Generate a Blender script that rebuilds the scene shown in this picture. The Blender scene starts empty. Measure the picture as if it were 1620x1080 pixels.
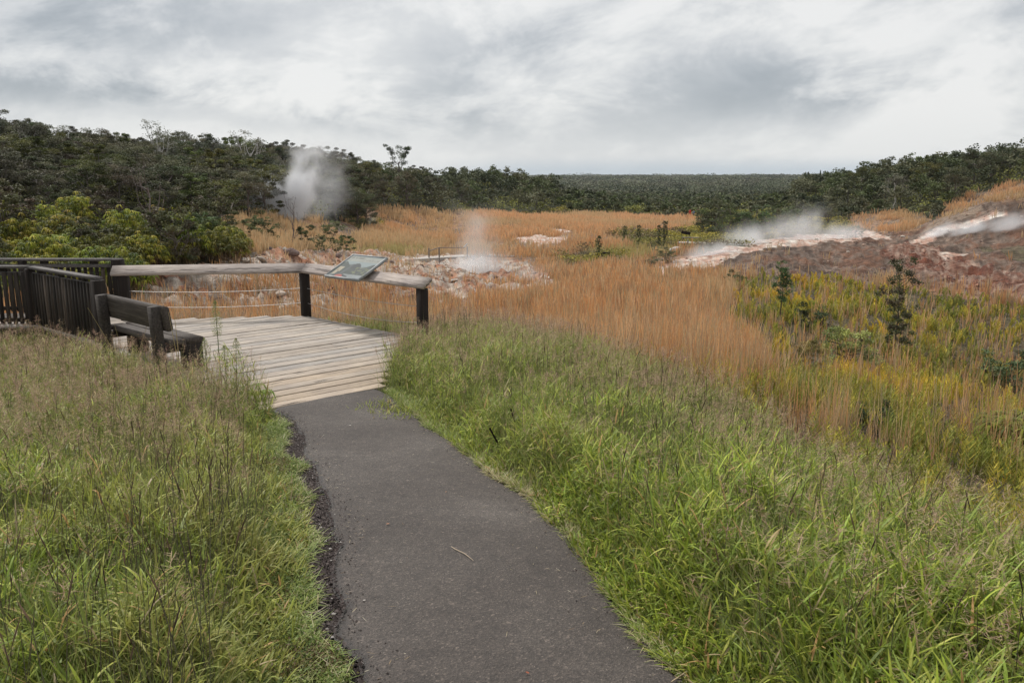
import bpy, math, time
import numpy as np
from mathutils import Vector
T0 = time.time()
RS = np.random.RandomState
C = bpy.context.scene.collection
SC = bpy.context.scene

# ------------------------------------------------------------------ camera
F = 1300.0; PIT = math.atan(260/1300); CAMZ = 2.7
cam_d = bpy.data.cameras.new('camera'); cam = bpy.data.objects.new('camera', cam_d); C.objects.link(cam)
cam_d.sensor_width = 36; cam_d.lens = F/1620*36; cam_d.clip_start = .05; cam_d.clip_end = 20000
cam.location = (0, 0, CAMZ); cam.rotation_euler = (math.pi/2-PIT, 0, 0)
SC.camera = cam
cT, sT = math.cos(PIT), math.sin(PIT)

def project(x, y, z):
    """where a world point falls in the photograph (1620 x 1080); used to look up ground zones measured there"""
    dz = z-CAMZ
    fwd = y*cT-dz*sT; up = y*sT+dz*cT
    fwd = np.where(fwd < .05, .05, fwd)
    return 810+F*x/fwd, 540-F*up/fwd

def pix(px, py, d):
    """point at ground distance d along the ray of a photo pixel"""
    a = (px-810)/F; b = -(py-540)/F
    v = np.array([a, cT+b*sT, -sT+b*cT]); t = d/math.hypot(v[0], v[1])
    return v[0]*t, v[1]*t, CAMZ+v[2]*t

def pixz(px, py, z):
    a = (px-810)/F; b = -(py-540)/F
    v = np.array([a, cT+b*sT, -sT+b*cT]); t = (z-CAMZ)/v[2]
    return v[0]*t, v[1]*t, z

# ------------------------------------------------------------------ object helpers
def tag(o, label=None, cat=None, group=None, kind=None):
    if label: o['label'] = label
    if cat: o['category'] = cat
    if group: o['group'] = group
    if kind: o['kind'] = kind
    return o

def empty(name, loc=(0, 0, 0), rz=0):
    o = bpy.data.objects.new(name, None); C.objects.link(o); o.location = loc; o.rotation_euler = (0, 0, rz)
    o.empty_display_size = .2
    return o

def link_mesh(name, me, mat=None, parent=None):
    o = bpy.data.objects.new(name, me); C.objects.link(o)
    if mat and not me.materials: me.materials.append(mat)
    if parent: o.parent = parent
    return o

def copy_tree(o, parent=None):
    c = o.copy(); C.objects.link(c)
    if parent: c.parent = parent
    for ch in o.children:
        d = ch.copy(); C.objects.link(d); d.parent = c
        for g in ch.children:
            e = g.copy(); C.objects.link(e); e.parent = d
    return c

class Acc:
    """collects vertices, quads and a colour per vertex as arrays and makes one mesh of them"""
    def __init__(s): s.v = []; s.f = []; s.c = []; s.n = 0
    def add(s, v, f, c):
        v = np.asarray(v, float).reshape(-1, 3); f = np.asarray(f).reshape(-1, 4)
        c = np.asarray(c, float)
        if c.ndim == 1: c = np.tile(c, (len(v), 1))
        s.v.append(v.astype(np.float32)); s.f.append((f+s.n).astype(np.int32)); s.c.append(c.astype(np.float32)); s.n += len(v)
    def mesh(s, name, smooth=False):
        v = np.concatenate(s.v); f = np.concatenate(s.f); c = np.concatenate(s.c)
        me = bpy.data.meshes.new(name)
        me.vertices.add(len(v)); me.vertices.foreach_set('co', v.ravel())
        me.loops.add(f.size); me.loops.foreach_set('vertex_index', f.ravel())
        me.polygons.add(len(f)); me.polygons.foreach_set('loop_start', np.arange(0, f.size, 4, dtype=np.int32))
        if smooth: me.polygons.foreach_set('use_smooth', np.ones(len(f), bool))
        a = me.color_attributes.new('Col', 'FLOAT_COLOR', 'POINT')
        a.data.foreach_set('color', np.concatenate([c, np.ones((len(c), 1), np.float32)], 1).ravel())
        me.update(calc_edges=True)
        return me
    def build(s, name, mat, parent=None, smooth=False):
        return link_mesh(name, s.mesh(name, smooth), mat, parent)

def grid_faces(N, k):
    """quads of N strips, each (k+1) rows of 2 vertices"""
    r = np.arange(k)
    q = np.stack([r*2, r*2+1, r*2+3, r*2+2], 1)
    return (q[None]+(np.arange(N)*(k+1)*2)[:, None, None]).reshape(-1, 4)

def strips(acc, base, phi, reach, rise, width, col, droop=0., k=3, psi=None, prof=None, curl=None, tipcol=None):
    """leaf blades: rise upward, reach sideways, droop with the square of the way along"""
    N = len(base)
    if N == 0: return
    s = np.linspace(0, 1, k+1)[None]
    A = lambda q: (np.broadcast_to(np.asarray(q, float), (N,)))[:, None]
    phi, reach, rise, width, droop = A(phi), A(reach), A(rise), A(width), A(droop)
    hor = reach*s
    if curl is not None: hor = reach*(s*(1-A(curl))+A(curl)*s*s)
    z = rise*s-droop*s*s
    px = base[:, 0:1]+np.cos(phi)*hor; py = base[:, 1:2]+np.sin(phi)*hor; pz = base[:, 2:3]+z
    if psi is None: psi = phi+math.pi/2
    else: psi = A(psi)
    if prof is None: prof = np.interp(s[0], [0, .25, .7, 1], [.55, 1, .8, .06])
    w = width*prof[None]*.5
    wx, wy = np.cos(psi)*w, np.sin(psi)*w
    v = np.stack([np.stack([px-wx, py-wy, pz], -1), np.stack([px+wx, py+wy, pz], -1)], 2)
    col = np.asarray(col, float)
    if col.ndim == 1: col = np.tile(col, (N, 1))
    if tipcol is not None:
        tc = np.asarray(tipcol, float)
        if tc.ndim == 1: tc = np.tile(tc, (N, 1))
        c = col[:, None]*(1-s[..., None])+tc[:, None]*s[..., None]
    else: c = np.repeat(col[:, None], k+1, 1)
    c = np.repeat(c[:, :, None], 2, 2)
    acc.add(v, grid_faces(N, k), c.reshape(-1, 3))

def leaves(acc, ctr, size, col, rng, up=.35, aspect=.5):
    """loose leaf faces, each a bent kite of four corners, turned every way with a bias to the sky"""
    N = len(ctr)
    n = rng.normal(size=(N, 3)); n[:, 2] = np.abs(n[:, 2])+up; n /= np.linalg.norm(n, axis=1)[:, None]
    a = rng.normal(size=(N, 3)); a -= n*(a*n).sum(1)[:, None]; a /= np.linalg.norm(a, axis=1)[:, None]
    b = np.cross(n, a)
    size = np.broadcast_to(size, (N,))[:, None]
    a = a*size*.5; b = b*size*.5*aspect
    sag = n*size*.08
    v = np.stack([ctr-a, ctr+b+sag-a*.1, ctr+a-sag, ctr-b+sag-a*.1], 1)
    acc.add(v, np.arange(N*4).reshape(-1, 4), np.repeat(np.broadcast_to(col, (N, 3)), 4, 0))

def tube(acc, pts, rad, col, sides=6, cap=True):
    pts = np.asarray(pts, float); n = len(pts)
    rad = np.broadcast_to(np.asarray(rad, float), (n,))
    tan = np.gradient(pts, axis=0); tan /= np.linalg.norm(tan, axis=1)[:, None]+1e-9
    ref = np.array([0, 0, 1.]) if abs(tan[0][2]) < .8 else np.array([1., 0, 0])
    V = []
    for i in range(n):
        a = np.cross(tan[i], ref); a /= np.linalg.norm(a)+1e-9; b = np.cross(tan[i], a)
        th = np.arange(sides)*2*math.pi/sides
        V.append(pts[i]+rad[i]*(np.cos(th)[:, None]*a+np.sin(th)[:, None]*b))
    V = np.concatenate(V)
    f = []
    for i in range(n-1):
        for j in range(sides):
            j2 = (j+1) % sides
            f.append((i*sides+j, i*sides+j2, (i+1)*sides+j2, (i+1)*sides+j))
    if cap and sides == 6:
        for o in (0, (n-1)*sides): f += [(o, o+1, o+2, o+3), (o, o+3, o+4, o+5)]
    if cap and sides == 4:
        for o in (0, (n-1)*sides): f += [(o, o+1, o+2, o+3)]
    acc.add(V, f, col)

def box(acc, cx, cy, cz, sx, sy, sz, col, ang=0., bev=.008, warp=0, rng=None, tilt=None):
    """a bevelled box: chamfered along its long edges, centre at c, turned by ang; tilt = matrix applied before the turn"""
    hx, hy, hz = sx/2, sy/2, sz/2; b = min(bev, hx*.45, hy*.45, hz*.45)
    V = []
    for z, iz in ((-hz, 0), (-hz+b, 1), (hz-b, 1), (hz, 0)):
        ix = 0 if iz else b
        X, Y = hx-ix, hy-ix
        ring = [(-X+b, -Y), (X-b, -Y), (X, -Y+b), (X, Y-b), (X-b, Y), (-X+b, Y), (-X, Y-b), (-X, -Y+b)]
        V += [(x, y, z) for x, y in ring]
    V = np.array(V)
    f = []
    for i in range(3):
        for j in range(8): f.append((i*8+j, i*8+(j+1) % 8, (i+1)*8+(j+1) % 8, (i+1)*8+j))
    for o, fl in ((0, 1), (24, 0)):
        q = [(o+7, o, o+1, o+2), (o+6, o+7, o+2, o+3), (o+6, o+3, o+4, o+5)]
        f += [t[::-1] for t in q] if fl else q
    if warp: V = V+rng.normal(size=(len(V), 3))*warp
    if tilt is not None: V = V@np.array(tilt).T
    ca, sa = math.cos(ang), math.sin(ang)
    V = np.stack([V[:, 0]*ca-V[:, 1]*sa+cx, V[:, 0]*sa+V[:, 1]*ca+cy, V[:, 2]+cz], 1)
    acc.add(V, f, col)

def beam(acc, p, q, w, h, col, bev=.012, roll=0.):
    """a straight timber from p to q, w wide (horizontally) and h high, many-sectioned edges"""
    p, q = np.array(p, float), np.array(q, float); d = q-p; L = np.linalg.norm(d); d /= L
    side = np.cross(d, [0, 0, 1.]); side /= np.linalg.norm(side); up = np.cross(side, d)
    if roll: side, up = side*math.cos(roll)+up*math.sin(roll), up*math.cos(roll)-side*math.sin(roll)
    b = min(bev, w*.4, h*.4)
    prof = [(-w/2+b, -h/2), (w/2-b, -h/2), (w/2-b*.3, -h/2+b*.3), (w/2, -h/2+b), (w/2, h/2-b), (w/2-b*.3, h/2-b*.3), (w/2-b, h/2), (-w/2+b, h/2),
            (-w/2+b*.3, h/2-b*.3), (-w/2, h/2-b), (-w/2, -h/2+b), (-w/2+b*.3, -h/2+b*.3)]
    n = max(2, int(L/.35)+1); V = []
    for i in range(n):
        c = p+(q-p)*i/(n-1)
        V += [c+side*a+up*e for a, e in prof]
    V = np.array(V); m = 12; f = []
    for i in range(n-1):
        for j in range(m): f.append((i*m+j, i*m+(j+1) % m, (i+1)*m+(j+1) % m, (i+1)*m+j))
    for o in (0, (n-1)*m):
        f += [(o, o+1, o+2, o+11), (o+11, o+2, o+3, o+10), (o+10, o+3, o+4, o+9), (o+9, o+4, o+5, o+8), (o+8, o+5, o+6, o+7)]
    acc.add(V, f, col)

# ------------------------------------------------------------------ numpy noise
def _hash(ix, iy, seed):
    h = (ix.astype(np.int64)*374761393+iy.astype(np.int64)*668265263+seed*974711) & 0xffffffff
    h = ((h ^ (h >> 13))*1274126177) & 0xffffffff
    return ((h ^ (h >> 16)) & 0xffff)/65535.0
def vnoise(x, y, seed=0):
    ix, iy = np.floor(x), np.floor(y); fx, fy = x-ix, y-iy
    fx = fx*fx*(3-2*fx); fy = fy*fy*(3-2*fy)
    a, b = _hash(ix, iy, seed), _hash(ix+1, iy, seed); c, d = _hash(ix, iy+1, seed), _hash(ix+1, iy+1, seed)
    return (a*(1-fx)+b*fx)*(1-fy)+(c*(1-fx)+d*fx)*fy
def fbm(x, y, oct=4, seed=0):
    s = 0; a = .5; t = 0
    for i in range(oct):
        s = s+a*vnoise(x*2**i+17.3*i, y*2**i-9.1*i, seed+i); t += a; a *= .5
    return s/t
def sstep(a, b, x):
    t = np.clip((x-a)/(b-a), 0, 1); return t*t*(3-2*t)
def inpoly(px, py, poly):
    r = np.zeros(px.shape, bool); n = len(poly)
    for i in range(n):
        x1, y1 = poly[i]; x2, y2 = poly[(i+1) % n]
        if y1 == y2: continue
        c = (py > min(y1, y2)) & (py <= max(y1, y2)) & (px < (py-y1)*(x2-x1)/(y2-y1)+x1)
        r ^= c
    return r

# ------------------------------------------------------------------ layout of the place (metres)
PATH_C = np.array([(.9, -6), (.75, -2), (.5, 1), (.25, 2.3), (.055, 3.15), (-.12, 3.76), (-.19, 4.15), (-.29, 4.62), (-.53, 5.62), (-.78, 6.25),
                   (-1.0, 6.79), (-1.42, 7.91), (-1.84, 9.05), (-2.3, 10.0)])
PATH_W = 1.40
DECK = [(-1.70, 10.44), (-1.86, 14.08), (-4.1, 16.12), (-7.45, 15.62), (-7.9, 16.45), (-15, 16.6), (-15, 15.05), (-8.8, 15.0), (-6.72, 13.12), (-6.4, 12.55), (-2.95, 9.33)]
def path_z(y): return .6*np.clip((9.4-y)/6.4, 0, 1)
def seg_dist(x, y, P):
    d = np.full(np.shape(x), 1e9)
    for (ax, ay), (bx, by) in zip(P[:-1], P[1:]):
        vx, vy = bx-ax, by-ay; t = np.clip(((x-ax)*vx+(y-ay)*vy)/(vx*vx+vy*vy), 0, 1)
        d = np.minimum(d, np.hypot(x-ax-t*vx, y-ay-t*vy))
    return d
def path_side(x, y):
    """signed distance to the centre line, positive to its right"""
    cx = np.interp(y, PATH_C[:, 1], PATH_C[:, 0]); return np.where(x > cx, 1., -1.)*seg_dist(x, y, PATH_C)
EDGE = np.array([(2.6, -5), (2.9, 1), (3.1, 3), (3.0, 5), (2.9, 7), (2.8, 9), (2.3, 12), (1.1, 15), (-.6, 17.2)])   # rim of the grassy shelf beyond the path
def rim(y): return np.interp(y, EDGE[:, 1], EDGE[:, 0])

CTRL = []   # control points of the terrain: bearing, log distance, height
def cp(px, d, z):
    a = math.atan2((px-810)/F, cT); CTRL.append((a, math.log(d), z))
for a_ in (-700, 810, 2300):
    cp(a_, 1.5, .6)
for px, d, z in [(810, 3, .58), (0, 3, .55), (1620, 3, .5), (500, 3.5, .55), (0, 6, .25), (300, 8, .05), (0, 11, -.15), (300, 12, -.2), (600, 12, -.15), (810, 6, .3), (810, 9, .05),
                 (-300, 8, .1), (-300, 16, -.5), (1000, 7, .2), (900, 11, -.1), (750, 14.5, -.3), (1100, 8.5, -.05), (1300, 6.3, .05), (1620, 4.8, .3), (1800, 4.2, .4),
                 (560, 18.5, -1.0), (560, 25, -1.9), (400, 19, -1.0), (350, 30, -2.9), (480, 33, -3.2), (240, 32, -2.7), (240, 38, -1.7), (330, 38, -3.0), (330, 42, -1.75), (450, 40, -3.3), (450, 47, -2.3),
                 (420, 60, -2.0), (560, 42, -3.6), (600, 60, -3.66), (700, 42, -4.0), (700, 62, -4.36), (850, 58, -4.9), (760, 68, -5.0), (640, 75, -4.6), (830, 78, -4.7), (760, 25, -2.4), (760, 17.5, -1.0),
                 (600, 130, -4.5), (600, 200, -4.6), (850, 150, -5.1), (1100, 170, -5.5), (1000, 210, -5.75), (860, 100, -4.8), (950, 75, -4.65), (950, 58, -4.2), (1000, 44, -3.7), (950, 30, -2.9), (950, 20, -1.9),
                 (1100, 27, -2.25), (1150, 15.5, -1.15), (1400, 33, -3.4), (1300, 46, -3.6), (1600, 42, -3.7), (1500, 20, -2.35), (1620, 10, -1.1), (1620, 17, -2.1), (1250, 13, -1.0), (1400, 10, -.9), (1800, 10, -1.2), (1800, 30, -3.2), (1400, 24, -2.9),
                 (1030, 62, -4.4), (1100, 60, -4.1), (1150, 56, -3.9), (1150, 75, -3.2), (1250, 78, -2.9), (1330, 82, -2.9), (1400, 85, -3.3), (1400, 55, -4.0), (1600, 48, -3.5), (1500, 70, -3.1), (1620, 62, -2.9), (1460, 82, -2.95),
                 (1510, 95, -.45), (1560, 98, 1.0), (1620, 95, 1.44), (1750, 95, 3), (1620, 80, -1.45), (1560, 84, -1.2), (1800, 70, -1), (1400, 150, -5.2), (1560, 130, -3), (1700, 130, 0), (1250, 105, -4.8), (1150, 100, -4.9), (1350, 110, -4.9), (1250, 160, -5),
                 (0, 25, -1.1), (200, 25, -1.3), (-200, 30, -.8), (100, 45, -1.0), (0, 60, .2), (200, 60, -.6), (300, 60, -1.2), (400, 80, -1.5), (450, 75, -2.4), (540, 95, -3.0), (560, 120, -2.9), (-200, 80, 3), (-400, 120, 6),
                 (0, 110, 4.3), (100, 115, 3.1), (200, 122, 2.5), (400, 140, 2.6), (540, 160, 1.8), (640, 180, .6), (780, 230, -.8), (870, 262, -2.6), (0, 85, 1.9), (200, 90, .8), (400, 105, .3), (500, 125, -.6),
                 (620, 222, .4), (700, 206, -4.6), (800, 215, -5.2), (0, 180, 3), (200, 200, 0), (400, 220, -1), (600, 260, -3), (0, 400, -6), (400, 500, -10), (640, 150, -4.0),
                 (870, 420, -9), (1000, 300, -9), (1000, 500, -12), (1000, 1000, -12), (1000, 2500, -3.5), (1300, 500, -11), (1300, 1000, -12), (1300, 2500, -3.5), (600, 1000, -12), (600, 2500, -4), (0, 1000, -10), (0, 2500, -4), (1700, 1000, -10), (1700, 2500, -4),
                 (1430, 220, 3.0), (1560, 200, 3.2), (1620, 190, 4.8), (1750, 190, 6), (1340, 262, -1.2), (1250, 300, -6), (1300, 170, -5.3), (1450, 150, -4.3), (1500, 165, -2), (1430, 350, -4), (1620, 350, -2), (1450, 182, -.8), (1600, 160, .5),
                 (-200, 6000, -4), (810, 6000, -3), (1800, 6000, -4)]:
    cp(px, d, z)
CTRL = np.array(CTRL)
AS, LS = 1.6, .75     # bearing and log-distance are scaled alike for the thin-plate fit
def _tp(r2): return .5*r2*np.log(r2+1e-12)
_P = CTRL[:, :2]*np.array([AS, LS]); _n = len(_P)
_K = _tp(((_P[:, None]-_P[None])**2).sum(-1))+np.eye(_n)*2e-3
_A = np.zeros((_n+3, _n+3)); _A[:_n, :_n] = _K; _A[:_n, _n] = 1; _A[:_n, _n+1:] = _P; _A[_n:, :_n] = _A[:_n, _n:].T
_W = np.linalg.solve(_A, np.concatenate([CTRL[:, 2], np.zeros(3)]))
def base_height(az, lr):
    a = np.clip(az, -.75, .75)*AS; l = np.clip(lr, math.log(1.5), math.log(6000))*LS
    out = _W[_n]+_W[_n+1]*a+_W[_n+2]*l
    for i in range(_n): out = out+_W[i]*_tp((a-_P[i, 0])**2+(l-_P[i, 1])**2)
    return out

# polar ground sheet: fine in front, coarse behind, reaching the horizon
AZF = 46.0
az_f = np.radians(np.arange(-AZF, AZF+.01, .125))
az_c = np.radians(np.arange(AZF+4, 360-AZF-3.9, 4.0))
AZ = np.concatenate([az_f, az_c])
LR = np.arange(math.log(.6), math.log(9000), .0125)
NA, NR = len(AZ), len(LR); NF = len(az_f)
GA, GL = np.meshgrid(AZ, LR)           # rows = distance
azw = (GA+math.pi) % (2*math.pi)-math.pi
GR = np.exp(GL); GX = GR*np.sin(GA); GY = GR*np.cos(GA)
GZ = base_height(azw, GL)

# zones, measured in the photograph on the ground
Z_SOIL, Z_GREEN, Z_ORANGE, Z_YELLOW, Z_ROCK, Z_BROWN, Z_WHITE, Z_SHRUB, Z_FERN, Z_FL, Z_FR, Z_FF, Z_DRY, Z_RED, Z_OLIVE = range(15)
ZONES = [
 (Z_FF, [(-3000, 336), (590, 336), (700, 330), (860, 337), (1110, 341), (1345, 350), (4000, 350), (4000, 270), (-3000, 270)]),
 (Z_ORANGE, [(-400, 560), (-400, 425), (340, 400), (352, 352), (430, 345), (560, 352), (585, 330), (660, 327), (860, 337), (1110, 343), (1110, 372), (1350, 366), (1345, 340), (1430, 336), (1470, 345), (1470, 372), (1440, 380),
             (1300, 390), (1100, 400), (1020, 432), (1150, 442), (1440, 448), (1440, 462), (1180, 470), (1205, 560), (1300, 700), (900, 700), (400, 620)]),
 (Z_SHRUB, [(1110, 345), (1340, 345), (1350, 366), (1290, 376), (1180, 392), (1090, 400), (1060, 372), (1095, 362)]),
 (Z_SHRUB, [(960, 374), (1000, 366), (1060, 368), (1090, 385), (1070, 398), (1000, 392), (965, 386)]),
 (Z_SHRUB, [(675, 329), (700, 335), (760, 336), (860, 341), (900, 338), (900, 331), (700, 322), (672, 324)]),
 (Z_SHRUB, [(880, 410), (930, 398), (990, 404), (1010, 412), (940, 420), (885, 421)]),
 (Z_SHRUB, [(558, 352), (600, 350), (610, 360), (560, 365)]),
 (Z_OLIVE, [(900, 394), (960, 396), (1060, 392), (1075, 402), (1000, 408), (940, 402)]),
 (Z_OLIVE, [(560, 392), (670, 392), (680, 402), (600, 406), (540, 402)]),
 (Z_DRY, [(770, 385), (830, 380), (905, 386), (900, 396), (800, 402), (760, 396)]),
 (Z_DRY, [(880, 372), (915, 372), (1000, 378), (990, 385), (905, 384)]),
 (Z_FL, [(-3000, 410), (250, 408), (345, 392), (350, 350), (430, 345), (560, 354), (590, 330), (700, 331), (870, 338), (880, 255), (-3000, 150)]),
 (Z_FERN, [(-2500, 560), (-2500, 330), (0, 332), (250, 340), (345, 362), (360, 400), (340, 420), (225, 432), (190, 470), (-400, 520)]),
 (Z_FR, [(1250, 340), (1345, 338), (1430, 334), (1500, 330), (1660, 300), (3000, 280), (3000, 150), (1250, 200)]),
 (Z_YELLOW, [(1180, 446), (1240, 440), (1440, 462), (1500, 470), (1620, 486), (2600, 520), (2600, 1400), (1620, 1000), (1500, 820), (1300, 680), (1205, 590), (1150, 520), (1150, 480)]),
 (Z_ROCK, [(212, 432), (330, 418), (420, 404), (560, 400), (640, 404), (700, 408), (835, 414), (872, 445), (876, 468), (800, 478), (690, 486), (590, 478), (560, 500), (480, 490), (380, 480), (300, 482), (215, 478)]),
 (Z_BROWN, [(1020, 430), (1080, 410), (1140, 392), (1250, 374), (1380, 366), (1450, 366), (1480, 345), (1510, 322), (1600, 312), (2200, 290), (2200, 560), (1620, 476), (1550, 462), (1440, 452), (1300, 446), (1100, 440)]),
 (Z_RED, [(1380, 396), (1440, 384), (1470, 390), (1520, 406), (1590, 428), (1640, 436), (1640, 474), (1560, 466), (1490, 448), (1440, 424)]),
 (Z_WHITE, [(1010, 431), (1080, 410), (1150, 390), (1250, 374), (1300, 369), (1400, 372), (1410, 379), (1340, 383), (1260, 386), (1180, 398), (1140, 410), (1100, 430), (1050, 440)]),
 (Z_WHITE, [(1440, 386), (1452, 376), (1480, 364), (1520, 350), (1575, 336), (1600, 337), (1560, 348), (1520, 360), (1480, 378), (1462, 386)]),
 (Z_DRY, [(1452, 374), (1480, 350), (1500, 338), (1530, 328), (1570, 330), (1520, 345), (1480, 360)]),
 (Z_WHITE, [(1470, 398), (1530, 400), (1545, 404), (1500, 408)]),
 (Z_WHITE, [(818, 375), (850, 372), (905, 378), (900, 385), (860, 387), (828, 384)]),
 (Z_WHITE, [(865, 362), (890, 361), (912, 365), (900, 368), (870, 367)]),
 (Z_WHITE, [(1330, 366), (1400, 364), (1400, 370), (1340, 371)]),
 (Z_ORANGE, [(1490, 334), (1515, 318), (1560, 300), (1620, 290), (2200, 270), (2200, 310), (1620, 316), (1560, 322), (1510, 332)]),
 (Z_YELLOW, [(1545, 392), (1590, 386), (1700, 392), (1700, 430), (1620, 416)]),
]
GPX, GPY = project(GX, GY, GZ)
wob = .06*GR/np.maximum(GR, 1)
nzx = (fbm(GA*60, GL*28, 3, 5)-.5)*26; nzy = (fbm(GA*60, GL*28, 3, 9)-.5)*9
qx, qy = GPX+nzx, GPY+nzy*np.clip((GPY-280)/120, .15, 2)
ZONE = np.where(GR < 150, Z_ORANGE, Z_FF)
front = (np.abs(azw) < math.radians(60)) & (GR > 1)
for zid, poly in ZONES: ZONE[inpoly(qx, qy, poly) & front] = zid
# the shelf the path runs on
shelf = (GR < 20) & (GX < rim(GY)+.5*(fbm(GX*.8, GY*.8, 2, 3)-.5)) & (GY < 17.5-.1*GX)
back = (GY < 1.0) & (GR < 60)
ZONE[shelf & ~((GX < -8) & (GY > 16)) ] = Z_GREEN; ZONE[back] = Z_GREEN
ZONE[(GR < 17) & ~shelf & (GX > 0)] = Z_YELLOW
ZONE[(~front) & (GR > 60)] = Z_FF
# relief of each zone
amp = np.select([ZONE == Z_ROCK, ZONE == Z_BROWN, ZONE == Z_RED, ZONE == Z_WHITE, ZONE == Z_ORANGE, ZONE == Z_YELLOW, ZONE == Z_SHRUB, ZONE == Z_DRY],
                [1.3, .8, 1.2, .6, .4, .5, .6, .4], .25)
for _ in range(6):   # smooth the change of relief from zone to zone
    amp[:, 1:-1] = (amp[:, :-2]+amp[:, 2:]+amp[:, 1:-1]*2)/4; amp[1:-1] = (amp[:-2]+amp[2:]+amp[1:-1]*2)/4
rough = (fbm(GX*.33, GY*.33, 5, 21)-.5)
ridged = np.abs(fbm(GX*.5+2*fbm(GX*.2, GY*.2, 2, 8), GY*.5, 5, 31)-.5)*2
far_f = sstep(18, 34, GR)
ridged = ridged*.6+.4*np.abs(fbm(GX*1.3+3*fbm(GX*.4, GY*.4, 2, 8), GY*1.3, 4, 131)-.5)*2
big = (fbm(GX*.006, GY*.006, 3, 77)-.5)*8*sstep(350, 900, GR)
GZ = GZ+(rough*amp*1.1+(.25-ridged)*amp*1.25*((ZONE == Z_ROCK) | (ZONE == Z_RED) | (ZONE == Z_BROWN)))*far_f+(fbm(GX*1.2, GY*1.2, 3, 44)-.5)*.12*(1-far_f)*sstep(1, 3, GR)+big
# level bed of the path, hollow under the deck
sd = path_side(GX, GY)
pw = 1-sstep(.85, 1.9, np.abs(sd)); pw = np.where(GY > 9.9, pw*(1-sstep(9.9, 10.5, GY)), pw)
GZ = GZ*(1-pw)+(path_z(GY)-.035)*pw
ind = inpoly(GX, GY, DECK) & (GR < 22)
dd = seg_dist(GX, GY, DECK+[DECK[0]])
GZ = np.where(ind, np.minimum(GZ, -.28), np.where((dd < .9) & (GR < 22) & (GY > 9.2), np.minimum(GZ, np.maximum(-.28+dd*.35, np.where(GY > 13.5, -.3, -.12)-.02)), GZ))

# ground colour per vertex: what the ground is made of
def mixc(a, b, t): t = np.asarray(t)[..., None]; return np.asarray(a)*(1-t)+np.asarray(b)*t
n1 = fbm(GX*.7, GY*.7, 4, 61); n2 = fbm(GX*.18, GY*.18, 4, 62); n3 = fbm(GX*2.6, GY*2.6, 3, 63); n4 = fbm(GX*.4+3*n2, GY*.4, 4, 64)
def ramp(t, cols):
    t = np.clip(t, 0, 1)*(len(cols)-1); i = np.minimum(t.astype(int), len(cols)-2); f = (t-i)[..., None]
    c = np.array(cols); return c[i]*(1-f)+c[i+1]*f
S = lambda v: np.clip((v-.5)*1.9+.5, 0, 1)
GC = np.zeros(GX.shape+(3,)); m = ZONE
def setz(z, c): GC[m == z] = c[m == z]
setz(Z_GREEN, ramp(S(n1), [(.05, .055, .025), (.075, .085, .035), (.09, .075, .045)]))
setz(Z_ORANGE, ramp(S(n4), [(.20, .13, .085), (.38, .22, .13), (.27, .18, .12), (.15, .125, .10), (.34, .24, .16)]))
setz(Z_YELLOW, ramp(S(n3), [(.07, .055, .035), (.13, .10, .065), (.17, .14, .09), (.10, .10, .045)]))
setz(Z_ROCK, ramp(S(n4*.5+n3*.5), [(.13, .07, .045), (.36, .16, .09), (.46, .25, .16), (.38, .30, .24), (.58, .52, .45), (.46, .34, .25), (.36, .17, .10), (.24, .14, .10)]))
setz(Z_BROWN, ramp(S(n2*.35+n4*.3+n3*.35), [(.075, .048, .038), (.13, .082, .060), (.19, .10, .064), (.22, .165, .130), (.09, .065, .052), (.16, .095, .062), (.12, .10, .082)]))
setz(Z_RED, ramp(S(n4*.4+n3*.6), [(.08, .034, .022), (.20, .068, .036), (.13, .052, .035), (.24, .12, .08), (.38, .28, .22), (.14, .06, .04), (.10, .055, .04)]))
setz(Z_WHITE, ramp(S(n1*.5+n3*.5), [(.72, .66, .60), (.62, .54, .46), (.52, .30, .22), (.70, .64, .56), (.78, .76, .72)]))
setz(Z_SHRUB, ramp(S(n1), [(.05, .05, .025), (.10, .10, .04), (.12, .09, .05)]))
setz(Z_FERN, ramp(S(n1), [(.04, .04, .02), (.07, .06, .03)]))
for z_ in (Z_FL, Z_FR, Z_FF): setz(z_, ramp(S(n1), [(.05, .055, .03), (.08, .08, .04)]))
setz(Z_DRY, ramp(S(n1), [(.30, .22, .16), (.22, .17, .13), (.36, .27, .20)]))
setz(Z_OLIVE, ramp(S(n1), [(.20, .17, .075), (.25, .19, .09)]))
setz(Z_SOIL, ramp(S(n1), [(.05, .04, .035), (.08, .06, .05)]))
GC[(np.abs(sd) < 1.15) & (GR < 20) & (GY < 10)] = (.033, .026, .023)

class Ex:
    """arithmetic on shader sockets"""
    nt = None
    def __init__(s, v): s.v = v.v if isinstance(v, Ex) else v
    @staticmethod
    def op(op, *a, clamp=False):
        n = Ex.nt.nodes.new('ShaderNodeMath'); n.operation = op; n.use_clamp = clamp
        for i, q in enumerate(a):
            q = q.v if isinstance(q, Ex) else q
            if isinstance(q, (int, float)): n.inputs[i].default_value = q
            else: Ex.nt.links.new(q, n.inputs[i])
        return Ex(n.outputs[0])
    def __add__(s, o): return Ex.op('ADD', s, o)
    def __radd__(s, o): return Ex.op('ADD', o, s)
    def __sub__(s, o): return Ex.op('SUBTRACT', s, o)
    def __rsub__(s, o): return Ex.op('SUBTRACT', o, s)
    def __mul__(s, o): return Ex.op('MULTIPLY', s, o)
    def __rmul__(s, o): return Ex.op('MULTIPLY', o, s)
    def __truediv__(s, o): return Ex.op('DIVIDE', s, o)
    def __pow__(s, o): return Ex.op('POWER', s, o)
    def exp(s): return Ex.op('EXPONENT', s)
    def clamp(s): return Ex.op('ADD', s, 0., clamp=True)
    def abs(s): return Ex.op('ABSOLUTE', s)
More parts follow.
